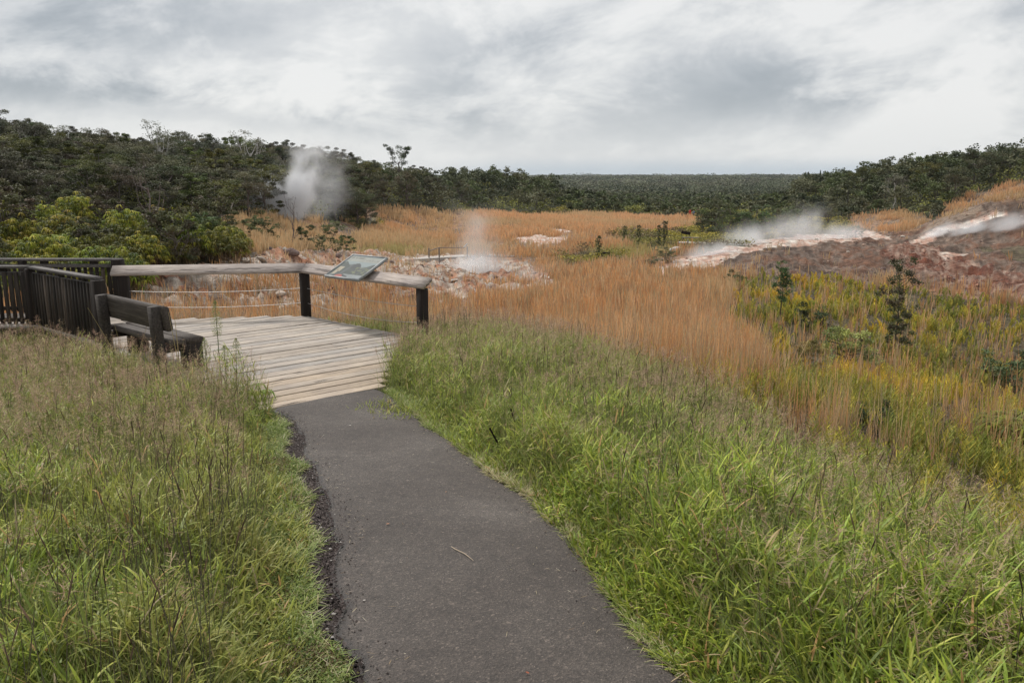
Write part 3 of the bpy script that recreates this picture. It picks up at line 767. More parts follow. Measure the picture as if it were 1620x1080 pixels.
def build_bench():
    t = np.array([math.cos(BA), math.sin(BA)]); nn = np.array([.666, .746])
    p0 = np.array([-6.28, 12.40]); Ln = 1.86
    root = empty('park_bench', (p0[0], p0[1], 0), BA)
    # local x runs along the bench, local y towards the view
    for i, x in enumerate((.08, Ln-.05)):
        a = Acc(); beam(a, (x, .04, -.45), (x, -.01, .95), .14, .14, (.8, .8, .8), .02); a.build('back_post', M_bench, root)
        a = Acc(); beam(a, (x, -.02, .33), (x, .60, .33), .05, .11, (1, 1, 1)); q = a.build('seat_brace', M_bench, root)
        b = Acc(); tube(b, [(x-.04, .0, .33), (x-.032, .0, .33)], .014, (1, 1, 1), 6); tube(b, [(x-.04, .0, .29), (x-.032, .0, .29)], .014, (1, 1, 1), 6); b.build('bolt', M_bolt, q)
        a = Acc(); box(a, x+.03, .47, .19, .17, .28, .40, (.5, .45, .42), 0, .02); a.build('leg', M_bench, root)
    a = Acc(); beam(a, (-.03, .12, .77), (Ln+.05, .12, .77), .11, .36, (1.15, 1.15, 1.15), .05, roll=-.14); a.build('backrest', M_bench, root)
    a = Acc(); beam(a, (-.06, .24, .42), (Ln+.06, .24, .42), .24, .085, (1.5, 1.5, 1.5), .028); beam(a, (-.06, .50, .422), (Ln+.06, .50, .422), .26, .085, (1.35, 1.35, 1.35), .032); a.build('seat', M_bench, root)
    a = Acc(); beam(a, (.1, .36, .33), (Ln-.08, .36, .33), .05, .09, (.7, .7, .7)); a.build('stretcher', M_bench, root)
    tag(root, 'dark weathered timber bench with a single thick back plank, turned to the view', 'bench')
build_bench()
print('built', round(time.time()-T0, 1))
# ------------------------------------------------------------------ grass of the shelf
def in_deck(x, y, grow=0.): 
    r = inpoly(x, y, DECK)
    return r
def shelf_h(x, y):
    """how tall the growth stands: nothing on the path, low at its borders"""
    s = path_side(x, y); d = np.abs(s)-PATH_W/2
    left = s < 0
    h = np.where(left, sstep(.10, .80, d-.06), sstep(-.06, .38, d))
    h = np.where(y > 10.4, 1., h); h = np.maximum(h, np.exp(-((x+3.38)**2+(y-9.2)**2)/.30)*1.75*(d > .12)); h = np.maximum(h, np.exp(-((x+1.3)**2/.22+(y-11.6)**2/1.9))*1.55)
    wobx = fbm(x*1.1, y*1.1, 3, 12)
    h = h*(.55+.8*wobx)
    h = h*(1-.45*np.exp(-((x+1.6)**2/.8+(y-13.3)**2/.9)))
    dk = inpoly(x, y, DECK)
    h = np.where(dk, 0, h)
    return h, d, left
def rimfade(x, y): return 1-sstep(-.3, 1.6, x-rim(y))
GREENS = np.array([(.19, .245, .030), (.24, .29, .036), (.29, .325, .05), (.16, .22, .035), (.33, .335, .075), (.13, .18, .025), (.24, .305, .07)])
def pick(rng, pal, n, jit=.18):
    c = np.array(pal)[rng.randint(0, len(pal), n)]; return c*(1+rng.uniform(-jit, jit, (n, 1)))
def shelf_points(n, rng, r0, r1, side=None, p=0.35):
    x, y, r = scatter(n, rng, r0, r1, -42, 42, p)
    h, d, left = shelf_h(x, y)
    ok = (h > .02) & (gzone(x, y) == Z_GREEN) & (rng.rand(n) < rimfade(x, y)+.0)
    if side == 'l': ok &= left
    if side == 'r': ok &= ~left
    return x[ok], y[ok], r[ok], h[ok], d[ok], left[ok]
def tone(x, y, seed=0):
    """natural patches: fresher or yellower growth"""
    return fbm(x*.55, y*.55, 3, 90+seed)
def grass():
    a = Acc(); rng = RS(11)
    # broad arching leaves set on the stems at all heights
    x, y, r, h, d, left = shelf_points(560000, rng, 2.6, 18)
    ok = rng.rand(len(x)) < np.clip(3.2*(fbm(x*3.0, y*3.0, 3, 14)-.30), .12, 1); x, y, r, h, d, left = x[ok], y[ok], r[ok], h[ok], d[ok], left[ok]
    n = len(x); t = tone(x, y)
    zb = rng.rand(n)**.8*.50*h*(.75+.5*fbm(x*2.2, y*2.2, 2, 15)); base = np.stack([x, y, gz(x, y)+zb], 1)
    Ln = rng.uniform(.06, .19, n)*(.6+.4*h); w = np.maximum(rng.uniform(.005, .0125, n), r*.0007)
    col = pick(rng, GREENS, n, .25)*(.45+.95*rng.rand(n)**.8)[:, None]*(.62+.8*fbm(x*2.6, y*2.6, 3, 16))[:, None]
    yel = sstep(.5, .72, t)[:, None]; col = col*(1-yel*.5)+np.array([.36, .33, .11])*yel*.5; col *= np.where(left, .97, 1.04)[:, None]
    lft = left[:, None]*.0
    dead = rng.rand(n) < .07; col[dead] = pick(rng, [(.42, .32, .15), (.38, .30, .18), (.46, .28, .12)], dead.sum())
    dist = sstep(5, 13, r)[:, None]; col = col*(1-dist*.4)+np.array([.33, .33, .12])*dist*.4
    strips(a, base, rng.uniform(0, 6.283, n), Ln*rng.uniform(.6, 1, n), Ln*rng.uniform(.25, 1.35, n), w, col, droop=Ln*rng.uniform(.05, .65, n), k=4)
    # upright blades
    x, y, r, h, d, left = shelf_points(230000, rng, 2.6, 19)
    n = len(x); t = tone(x, y, 3)
    H = rng.uniform(.25, .68, n)*h; w = np.maximum(rng.uniform(.0025, .0055, n), r*.0005)
    col = pick(rng, [(.20, .27, .06), (.26, .31, .08), (.31, .33, .11), (.37, .33, .15), (.16, .21, .06), (.22, .25, .12)], n, .2)*np.where(left, .95, 1.05)[:, None]
    strips(a, np.stack([x, y, gz(x, y)], 1), rng.uniform(0, 6.283, n), H*rng.uniform(.05, .6, n), H, w, col, droop=H*rng.uniform(0, .35, n), k=4, curl=.8, psi=rng.uniform(0, 6.28, n))
    o = a.build('grass', M_grass); tag(o, 'green grass growing thickly on both sides of the asphalt path', 'grass', kind='stuff')
    print('grass', len(o.data.polygons))
grass()

def seed_grass():
    """flowering stalks: fine fluffy tan panicles, and dark narrow spikes on tall bare stems"""
    rng = RS(12); a = Acc()
    x, y, r, h, d, left = shelf_points(40000, rng, 3.0, 19, p=.9)
    dens = np.where(left, sstep(5.0, 8.5, r)*1.3+.04, sstep(5, 11, r)*.8+.10)*np.clip(.25+1.5*fbm(x*.5, y*.5, 3, 51)-.25, .1, 1)
    dens = dens+(~left)*.35*sstep(-2.4, -.3, x-rim(y))
    ok = (rng.rand(len(x)) < dens) & (h > .45); x, y, r, h = x[ok], y[ok], r[ok], h[ok]
    n = len(x); z0 = gz(x, y); H = rng.uniform(.48, .80, n)*np.minimum(h+.1, 1.05)
    ph = rng.uniform(0, 6.28, n); rc = H*rng.uniform(0, .3, n)
    st = pick(rng, [(.26, .25, .12), (.30, .26, .14), (.22, .24, .11)], n)
    strips(a, np.stack([x, y, z0], 1), ph, rc, H, np.maximum(.0025, r*.00032), st, k=3, psi=rng.uniform(0, 6.28, n), prof=np.array([1, .9, .7, .5]))
    tipx, tipy, tipz = x+np.cos(ph)*rc, y+np.sin(ph)*rc, z0+H
    K = 22
    c = pick(rng, [(.42, .29, .20), (.48, .34, .24), (.38, .25, .18), (.50, .38, .25), (.40, .25, .21)], n, .15)
    idx = np.repeat(np.arange(n), K); s = rng.rand(n*K)
    PL = rng.uniform(.08, .17, n)
    b = np.stack([tipx[idx]-np.cos(ph[idx])*PL[idx]*s*.25, tipy[idx]-np.sin(ph[idx])*PL[idx]*s*.25, tipz[idx]-PL[idx]*s], 1)
    l = rng.uniform(.02, .055, n*K)*(.4+.9*s)
    strips(a, b, rng.uniform(0, 6.28, n*K), l, l*rng.uniform(.1, 1., n*K), np.maximum(.0028, r[idx]*.00038), c[idx]*(1+rng.uniform(-.2, .2, (n*K, 1))), k=1, psi=rng.uniform(0, 6.28, n*K), droop=l*.3, prof=np.array([1, .6]))
    # dark spikes
    x, y, r, h, d, left = shelf_points(34000, rng, 2.7, 16, p=.6)
    ok = (h > .5) & (rng.rand(len(x)) < np.where(left, .30, .22)*np.clip(2.2*fbm(x*.7, y*.7, 2, 5)-.4, .1, 1.2)); x, y, r, h, left = x[ok], y[ok], r[ok], h[ok], left[ok]
    n = len(x); H = rng.uniform(.42, .82, n); spk = rng.rand(n) < .35; ph = rng.uniform(0, 6.28, n); rc = H*rng.uniform(.02, .28, n); psi = rng.uniform(0, 6.28, n)
    stemc = pick(rng, [(.15, .18, .08), (.20, .23, .12), (.12, .13, .07), (.24, .25, .16)], n)
    for ps in (psi, psi+1.57):
        strips(a, np.stack([x, y, gz(x, y)], 1), ph, rc, H, np.maximum(.0036, r*.0004), stemc, k=4, psi=ps, prof=np.array([1, 1, .9, .8, .5]), tipcol=np.array([.11, .085, .07]))
        z1 = gz(x, y)+H*.985; ln = rng.uniform(.05, .12, n)
        q = spk; strips(a, np.stack([x+np.cos(ph)*rc*.985, y+np.sin(ph)*rc*.985, z1], 1)[q], ph[q], (ln*.35)[q], ln[q], rng.uniform(.004, .0075, n)[q], pick(rng, [(.06, .04, .035), (.10, .065, .05), (.17, .12, .08), (.22, .15, .10)], q.sum()), k=3, psi=ps[q], prof=np.array([.5, 1, .8, .2]))
    o = a.build('flowering_grass', M_dry); tag(o, 'tan fluffy seed heads and dark thin spikes standing above the green grass', 'seed grass', kind='stuff')
    print('seed', len(o.data.polygons))
seed_grass()

def verge():
    """what creeps in along the borders of the path: small-leaved weeds on one side, straw on the other"""
    rng = RS(13); a = Acc()
    n = 30000; t = rng.uniform(2.2, 9.6, n); cx = np.interp(t, PATH_C[:, 1], PATH_C[:, 0])
    d = rng.uniform(.02, .75, n); 
    x = edge_x(t, -1)-d*1.1; y = t; dd = d
    ragged = .05+.24*fbm(t*2.2, t*0, 3, 71)
    patch = fbm(x*3, y*3, 3, 72)
    ok = (dd > ragged-.04) & (dd < .85) & (patch > .36) & ~inpoly(x, y, DECK); x, y, dd, patch = x[ok], y[ok], dd[ok], patch[ok]
    n = len(x); K = 9; idx = np.repeat(np.arange(n), K)
    hh = rng.uniform(.02, .10, n)*(.6+1.4*sstep(.1, .7, dd))
    c = np.stack([x[idx]+rng.normal(0, .022, n*K), y[idx]+rng.normal(0, .022, n*K), gz(x, y)[idx]+.015+hh[idx]*rng.rand(n*K)], 1)
    pal = [(.19, .25, .06), (.15, .20, .05), (.25, .29, .09), (.12, .17, .05), (.21, .22, .08)]
    col = pick(rng, pal, n, .2); br = patch > .62; col[br] = pick(rng, [(.16, .15, .05), (.14, .10, .05), (.10, .14, .04)], br.sum())
    leaves(a, c, rng.uniform(.010, .022, n*K), col[idx]*(1+rng.uniform(-.15, .15, (n*K, 1))), rng, up=.9, aspect=.6)
    # thin creeping grass at both sides, green and straw
    for side, cnt in ((-1, 11000), (1, 30000)):
        t = rng.uniform(2.2, 10.3, cnt); cx = np.interp(t, PATH_C[:, 1], PATH_C[:, 0]); slope = np.interp(t, [2, 9], [.12, .48])
        rag = .10*(fbm(t*2.6, t*0, 3, 75)-.5) if side > 0 else .05+.24*fbm(t*2.2, t*0, 3, 71)-.06
        d = rag+np.abs(rng.normal(0, .16, cnt))
        x = edge_x(t, side)+side*d*1.1; y = t; ok = ~inpoly(x, y, DECK); x, y, t, d = x[ok], y[ok], t[ok], d[ok]; n = len(x)
        straw = rng.rand(n) < (.5 if side > 0 else .3)*np.clip(2*fbm(t*.9, t*0, 2, 78)-.2, .2, 1.3)
        col = pick(rng, [(.20, .27, .06), (.25, .31, .09), (.29, .32, .11)], n); col[straw] = pick(rng, [(.46, .38, .23), (.52, .44, .28), (.40, .31, .19), (.56, .50, .34)], straw.sum())
        l = rng.uniform(.03, .13, n)
        strips(a, np.stack([x, y, np.maximum(gz(x, y), path_z(y)-.02)+.01], 1), rng.uniform(0, 6.28, n), l, l*rng.uniform(.05, .8, n), rng.uniform(.0022, .005, n), col, droop=l*rng.uniform(0, .5, n), k=3)
    o = a.build('verge_weeds', M_grass); tag(o, 'low small leaved weeds and straw creeping over the borders of the path', 'weeds', kind='stuff')
    # loose dark grit beside the asphalt
    g = Acc(); n = 26000; t = rng.uniform(2.2, 9.3, n); cx = np.interp(t, PATH_C[:, 1], PATH_C[:, 0]); slope = np.interp(t, [2, 9], [.12, .48])
    sd_ = np.where(rng.rand(n) < .8, -1, 1); d = np.where(rng.rand(n) < .93, rng.uniform(-.015, .26, n), -np.abs(rng.normal(0, .10, n)))
    x = np.where(sd_ < 0, edge_x(t, -1)-d, edge_x(t, 1)+d); z = np.maximum(gz(x, t), path_z(t)-.03*(d > .0))+.006
    c = pick(rng, [(.03, .024, .02), (.06, .05, .045), (.10, .085, .075), (.04, .03, .025)], n, .3); w = rng.rand(n) < .02; c[w] = (.35, .33, .3)
    s = (rng.uniform(0, 1, n)**2*.009+.003)[:, None]*np.where(d < -.015, .6, 1.)[:, None]
    tpl = np.array([(-1, 0, 0), (0, -1, 0), (1, 0, 0), (0, 1, 0), (0, 0, .8)])
    V = (x[:, None]*0+0)[..., None]
    rot = rng.uniform(0, 6.28, n); ca, sa = np.cos(rot)[:, None], np.sin(rot)[:, None]
    vx = tpl[:, 0][None]*ca-tpl[:, 1][None]*sa; vy = tpl[:, 0][None]*sa+tpl[:, 1][None]*ca; vz = np.tile(tpl[:, 2], (n, 1))
    V = np.stack([x[:, None]+vx*s*rng.uniform(.7, 1.4, (n, 1)), t[:, None]+vy*s, z[:, None]+vz*s], -1)
    f = (np.array([(0, 1, 4, 3), (1, 2, 3, 4)])[None]+(np.arange(n)*5)[:, None, None])
    g.add(V, f, np.repeat(c, 5, 0)); m = M_bark
    o = g.build('gravel', m); tag(o, 'dark loose grit along the crumbling border of the asphalt', 'gravel', kind='stuff')
verge()
print('near veg', round(time.time()-T0, 1))

# ------------------------------------------------------------------ tall orange grass of the basin
def orange_grass():
    rng = RS(14); a = Acc()
    def zone_pts(n, r0, r1, zs, p=0., a0=-40, a1=40):
        x, y, r = scatter(n, rng, r0, r1, a0, a1, p); z = gzone(x, y); ok = np.isin(z, zs); return x[ok], y[ok], r[ok], z[ok]
    x, y, r, z = zone_pts(250000, 14, 260, [Z_ORANGE, Z_DRY, Z_OLIVE, Z_YELLOW, Z_ROCK, Z_BROWN], .3)
    pt = fbm(x*.16, y*.16, 3, 81); pt2 = fbm(x*.05, y*.05, 3, 82)
    px, py = project(x, y, gz(x, y))
    pr = np.select([z == Z_ORANGE, z == Z_DRY, z == Z_OLIVE, z == Z_YELLOW, z == Z_ROCK], [sstep(.28, .5, pt)*np.where((px < 900) & (r < 40), .18, 1), .12, .4, .008+.06*sstep(.5, .62, pt)+.14*sstep(.47, .6, fbm(x*.5, y*.5, 3, 83))*(r < 18), .05+.35*(py > 440)*sstep(.42, .6, pt)], .008)
    cl = fbm(x*.9/np.maximum(1, r/45), y*.9/np.maximum(1, r/45), 3, 88); pr = pr*np.clip(5*(cl-.34), .10, 1)
    ok = rng.rand(len(x)) < pr; x, y, r, z, pt, pt2 = x[ok], y[ok], r[ok], z[ok], pt[ok], pt2[ok]
    n = len(x); K = 4; idx = np.repeat(np.arange(n), K); N_ = n*K
    near = 1-sstep(30, 70, r)
    H = rng.uniform(.45, 1.25, n)*np.where(z == Z_ORANGE, 1, .8)*(.6+.7*pt)
    pal = np.array([(.60, .32, .14), (.68, .41, .20), (.52, .29, .15), (.66, .47, .28), (.44, .29, .18), (.42, .34, .20)])
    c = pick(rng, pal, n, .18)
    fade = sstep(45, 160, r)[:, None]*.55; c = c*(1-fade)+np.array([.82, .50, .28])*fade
    gr = (sstep(.45, .62, fbm(x*.07, y*.035, 3, 82))*.6)[:, None]; c = c*(1-gr)+np.array([.60, .46, .27])*gr
    ol = (z == Z_OLIVE)[:, None]*.6; c = c*(1-ol)+np.array([.42, .40, .16])*ol
    bx = x[idx]+rng.normal(0, .10, N_)*(1+r[idx]/60); by = y[idx]+rng.normal(0, .10, N_)*(1+r[idx]/60)
    h = H[idx]*rng.uniform(.6, 1.1, N_); w = np.maximum(.012, r[idx]*.00085)*rng.uniform(.6, 1.3, N_)
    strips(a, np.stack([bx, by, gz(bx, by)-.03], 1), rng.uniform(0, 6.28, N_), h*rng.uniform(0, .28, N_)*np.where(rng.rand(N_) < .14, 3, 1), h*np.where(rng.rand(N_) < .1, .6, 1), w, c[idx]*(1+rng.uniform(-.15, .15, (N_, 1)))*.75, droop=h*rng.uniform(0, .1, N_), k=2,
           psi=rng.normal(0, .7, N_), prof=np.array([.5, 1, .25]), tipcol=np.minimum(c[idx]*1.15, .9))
    # thicker stand right beyond the shelf, and behind the deck
    x, y, r, z = zone_pts(46000, 11, 60, [Z_ORANGE, Z_YELLOW, Z_GREEN], .0, -35, 38)
    px, py = project(x, y, gz(x, y))
    rm = x-rim(y); pt = fbm(x*.5, y*.5, 3, 83)
    pr = np.where((z == Z_ORANGE), np.clip(4.5*(fbm(x*1.1, y*1.1, 3, 89)-.36), .06, .8), 0)*(rm > .2)+np.where((z == Z_YELLOW) & (rm > .3) & (rm < 3.2), .55*sstep(.42, .58, pt)+.06, 0)+np.where((z == Z_YELLOW) & (rm >= 3.2), .10*sstep(.48, .6, pt)+.008, 0)
    pr = np.where((y > 15.5) & (x < 1), np.where(z == Z_ORANGE, .20, 0), pr)
    ok = rng.rand(len(x)) < pr; x, y, r = x[ok], y[ok], r[ok]; n = len(x); K = 7; idx = np.repeat(np.arange(n), K); N_ = n*K
    c = pick(rng, pal, n, .2); bx = x[idx]+rng.normal(0, .06, N_); by = y[idx]+rng.normal(0, .06, N_); h = rng.uniform(.45, 1.3, n)[idx]*rng.uniform(.5, 1.1, N_)
    h = np.where((y[idx] > 14) & (x[idx] < 0), h*.75, h)
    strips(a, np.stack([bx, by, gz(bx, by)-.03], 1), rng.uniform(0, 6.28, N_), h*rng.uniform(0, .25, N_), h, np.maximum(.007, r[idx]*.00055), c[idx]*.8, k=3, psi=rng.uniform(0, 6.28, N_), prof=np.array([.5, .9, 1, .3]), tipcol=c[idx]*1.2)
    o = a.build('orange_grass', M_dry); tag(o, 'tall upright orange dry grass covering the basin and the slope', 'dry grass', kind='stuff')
    print('orange', len(o.data.polygons))
orange_grass()

def yellow_plants():
    """low yellow-green fern spikes with grey dead growth between them"""
    rng = RS(15); a = Acc()
    x, y, r = scatter(48000, rng, 6, 62, 2, 42, .35); z = gzone(x, y); pt = fbm(x*.45, y*.45, 3, 84)
    ok = (z == Z_YELLOW) & (x-rim(y) > .5) & (rng.rand(len(x)) < np.clip(3.4*(pt-.40), .06, .8)*np.clip(7*(fbm(x*1.6, y*1.6, 3, 19)-.43), .06, 1)*np.interp(r, [8, 20, 40], [.8, 1.2, 1.6])); x, y, r, pt = x[ok], y[ok], r[ok], pt[ok]
    x2, y2, r2 = scatter(5000, rng, 15.8, 30, -13, 4, 0.); ok = (gzone(x2, y2) == Z_ORANGE) & (x2 > -4) & (rng.rand(len(x2)) < .33); x = np.append(x, x2[ok]); y = np.append(y, y2[ok]); r = np.append(r, r2[ok])
    n = len(x); z0 = gz(x, y)
    H = rng.uniform(.24, .66, n); K = 20; idx = np.repeat(np.arange(n), K); s = np.tile(np.linspace(.1, 1, K), n)
    ph = rng.uniform(0, 6.28, n); ln = H*rng.uniform(0, .45, n)
    kind = fbm(x*.22, y*.22, 2, 85)+rng.normal(0, .1, n)
    pal = np.array([(.56, .38, .05), (.50, .40, .06), (.36, .34, .06), (.44, .37, .07), (.20, .23, .045), (.28, .27, .08)])
    c = pal[np.clip((kind*9-1.5).astype(int), 0, 5)][rng.permutation(n)] if False else pal[np.clip(((1-kind)*8-1.2+rng.normal(0, .8, n)).astype(int), 0, 5)]*(1+rng.uniform(-.2, .2, (n, 1)))
    b = np.stack([x[idx]+np.cos(ph[idx])*ln[idx]*s*s, y[idx]+np.sin(ph[idx])*ln[idx]*s*s, z0[idx]+H[idx]*s], 1)
    psi = ph[idx]+np.where(np.arange(n*K) % 2 == 0, 1.57, -1.57)+rng.normal(0, .5, n*K)
    l = H[idx]*.17*np.sin(np.clip(s*1.05, 0, 1)*2.6+.35)+.012
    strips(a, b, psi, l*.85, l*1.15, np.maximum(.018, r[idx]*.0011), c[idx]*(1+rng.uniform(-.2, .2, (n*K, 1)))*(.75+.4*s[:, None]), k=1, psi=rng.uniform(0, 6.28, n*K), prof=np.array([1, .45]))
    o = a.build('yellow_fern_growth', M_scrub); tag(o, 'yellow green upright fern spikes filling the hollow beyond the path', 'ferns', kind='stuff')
    d = Acc(); x, y, r = scatter(90000, rng, 7, 60, 2, 42, .35); ok = (gzone(x, y) == Z_YELLOW) & (x-rim(y) > .3); x, y, r = x[ok], y[ok], r[ok]; n = len(x)
    l = rng.uniform(.12, .38, n)
    strips(d, np.stack([x, y, gz(x, y)], 1), rng.uniform(0, 6.28, n), l*rng.uniform(.4, 1.1, n), l*.8, np.maximum(.006, r*.00055), pick(rng, [(.24, .20, .15), (.17, .14, .10), (.32, .27, .20), (.11, .08, .06), (.12, .12, .06), (.08, .085, .045)], n, .3), droop=l*.5, k=3, psi=rng.uniform(0, 6.28, n))
    o = d.build('dead_undergrowth', M_dry); tag(o, 'grey brown dead stems tangled between the yellow fern spikes', 'undergrowth', kind='stuff')
    print('yellow', n)
yellow_plants()

def wood_floor():
    rng = RS(17); a = Acc()
    x, y, r = scatter(150000, rng, 42, 330, -44, 44, .3); z = gzone(x, y); ok = np.isin(z, (Z_FL, Z_FR, Z_FF)); x, y, r = x[ok], y[ok], r[ok]; n = len(x)
    hh = .4+2.2*fbm(x*.22, y*.22, 3, 95)*np.interp(r, [45, 90], [.5, 1]); K = 3; idx = np.repeat(np.arange(n), K)
    c = np.stack([x[idx]+rng.normal(0, .4, n*K), y[idx]+rng.normal(0, .4, n*K), gz(x, y)[idx]+hh[idx]*rng.uniform(.25, 1.1, n*K)], 1)
    t = fbm(x*.12, y*.12, 3, 96); pal = np.array([(.13, .125, .035), (.066, .066, .03), (.05, .052, .028), (.08, .07, .04)])
    leaves(a, c, np.maximum(.22, r[idx]*.0024), pal[np.clip((t*8-2.2+rng.normal(0, .5, n)).astype(int), 0, 3)][idx]*(1+rng.uniform(-.3, .3, (n*K, 1))), rng, up=.5, aspect=.7)
    o = a.build('undergrowth', M_leaf); tag(o, 'low dark undergrowth between the trees of the wood', 'undergrowth', kind='stuff')
wood_floor()

def low_shrubs():
    """yellow-green mats of fern and scrub out in the basin"""
    rng = RS(16); a = Acc()
    x, y, r = scatter(150000, rng, 55, 330, -42, 42, .0); z = gzone(x, y); ok = (z == Z_SHRUB) & (fbm(x*.25, y*.25, 3, 91) > .36); x, y, r = x[ok], y[ok], r[ok]; n = len(x)
    hh = 1.3*fbm(x*.3, y*.3, 3, 92)
    K = 5; idx = np.repeat(np.arange(n), K)
    c = np.stack([x[idx]+rng.normal(0, .3, n*K), y[idx]+rng.normal(0, .3, n*K), gz(x, y)[idx]+hh[idx]*rng.uniform(.3, 1.15, n*K)], 1)
    t = fbm(x*.18, y*.18, 3, 93); pal = np.array([(.40, .33, .07), (.27, .245, .06), (.14, .14, .05), (.22, .165, .09), (.13, .10, .06)])
    col = pal[np.clip((t*9-2.4+rng.normal(0, .6, n)).astype(int), 0, 4)]
    leaves(a, c, np.maximum(.16, r[idx]*.0022), col[idx]*(1+rng.uniform(-.3, .3, (n*K, 1))), rng, up=.6, aspect=.7)
    o = a.build('fern_scrub', M_scrub); tag(o, 'yellow green fern scrub in low patches across the orange basin', 'scrub', kind='stuff')
low_shrubs()
print('basin', round(time.time()-T0, 1))

# ------------------------------------------------------------------ trees
def make_tree_meshes(seed, h=6., cr=2.4, kind='ohia', leafc=((.05, .055, .028), (.065, .07, .035), (.08, .08, .045)), nleaf=7600, lsize=.155, base=.35, barkc=(.15, .13, .115), tk=1.):
    rng = RS(seed); tr = Acc(); cw = Acc()
    top = np.array([rng.normal(0, .25), rng.normal(0, .25), h*.62])
    k = 7; t = np.linspace(0, 1, k)[:, None]; tp = np.array([[0, 0, -.4]])*(1-t)+top*t+np.concatenate([rng.normal(0, .09, (k, 2)), np.zeros((k, 1))], 1)
    tube(tr, tp, np.linspace(.05+.022*h, .03+.008*h, k)*tk, barkc, 6, False)
    clumps = []
    nl = rng.randint(6, 9)
    for i in range(nl):
        s = rng.uniform(.35, 1.); p0 = np.array([0, 0, -.4])*(1-s)+top*s; a = i*2.4+rng.uniform(-.5, .5); rr = cr*rng.uniform(.45, .95)*(1.1-.3*s)
        p2 = np.array([math.cos(a)*rr, math.sin(a)*rr, h*rng.uniform(base+.15, .9) if s < .8 else h*rng.uniform(.78, .97)])
        m = (p0+p2)/2+np.array([math.cos(a)*.2, math.sin(a)*.2, -.05*h])+rng.normal(0, .12, 3)
        pts = np.array([p0, (p0+m)/2+rng.normal(0, .05, 3), m, (m+p2)/2+rng.normal(0, .07, 3), p2]); tube(tr, pts, np.array([.05+.006*h, .05, .042, .032, .02])*tk, barkc, 5, False)
        clumps.append(p2)
        for q in range(rng.randint(2, 5)):
            b = pts[rng.randint(2, 5)]; e = b+np.array([rng.normal(0, .5), rng.normal(0, .5), rng.uniform(.05, .7)])*cr*.38; tube(tr, [b, (b+e)/2+rng.normal(0, .05, 3), e], np.array([.026, .02, .012])*tk, barkc, 4, False); clumps.append(e)
    clumps.append(top+np.array([0, 0, h*.33])); clumps = np.array(clumps)
    if kind == 'bushy':    # foliage down to the ground
        ex = rng.uniform(-1, 1, (22, 3)); ex = ex/np.linalg.norm(ex, axis=1)[:, None]*np.array([cr*.9, cr*.9, h*.42])+np.array([0, 0, h*.45]); clumps = np.concatenate([clumps, ex])
    clumps[:, 2] = np.clip(clumps[:, 2], h*base*.5 if kind == 'bushy' else h*base, h)
    nc = len(clumps); idx = rng.randint(0, nc, nleaf); rad = rng.uniform(.30, .66, nc)*cr/2.4
    v = rng.normal(size=(nleaf, 3)); v /= np.linalg.norm(v, axis=1)[:, None]; v *= (rng.rand(nleaf, 1)**.45)
    c = clumps[idx]+v*rad[idx][:, None]*np.array([1.25, 1.25, .62])
    pal = np.array(leafc); cc = pal[rng.randint(0, len(pal), nc)]*(1+rng.uniform(-.45, .5, (nc, 1)))
    leaves(cw, c, rng.uniform(.6, 1.3, nleaf)*lsize, cc[idx]*(1+rng.uniform(-.3, .3, (nleaf, 1))), rng, up=.5, aspect=.62)
    # bare grey twigs showing through
    return tr.mesh('trunk'), cw.mesh('crown')
OH = dict(leafc=((.044, .048, .026), (.060, .062, .034), (.078, .076, .044), (.066, .058, .038), (.05, .058, .028)))
GR = dict(leafc=((.060, .070, .022), (.085, .092, .03), (.044, .052, .02)))
PROT = [make_tree_meshes(1, 6, 2.3, **OH, barkc=(.36, .34, .31), tk=1.2), make_tree_meshes(2, 6, 2.7, **OH, kind='bushy', nleaf=8800), make_tree_meshes(3, 6, 2.1, **GR), make_tree_meshes(4, 6, 2.9, kind='bushy', **OH, nleaf=8800),
        make_tree_meshes(5, 6, 2.5, kind='bushy', nleaf=8800, **GR), make_tree_meshes(6, 6, 2.2, leafc=((.08, .085, .06), (.07, .07, .05)), nleaf=4200, barkc=(.42, .40, .37), tk=1.3),
        make_tree_meshes(7, 6, 2.4, kind='bushy', nleaf=8800, leafc=((.056, .054, .036), (.068, .064, .044)))]
PSMALL = [make_tree_meshes(21, 3, 1.3, kind='bushy', nleaf=1900, lsize=.13, leafc=((.05, .07, .028), (.07, .09, .035))), make_tree_meshes(22, 3, 1.5, kind='bushy', nleaf=2400, lsize=.14, leafc=((.06, .07, .032), (.05, .055, .03)))]

def tree(mesh, x, y, z, s, rz, label, group=None, cat='tree', name='tree', sz=None):
    root = empty(name, (x, y, z), rz); root.scale = (s, s, sz or s)
    link_mesh('trunk', mesh[0], M_bark, root); link_mesh('crown', mesh[1], M_leaf, root)
    tag(root, label, cat, group); return root

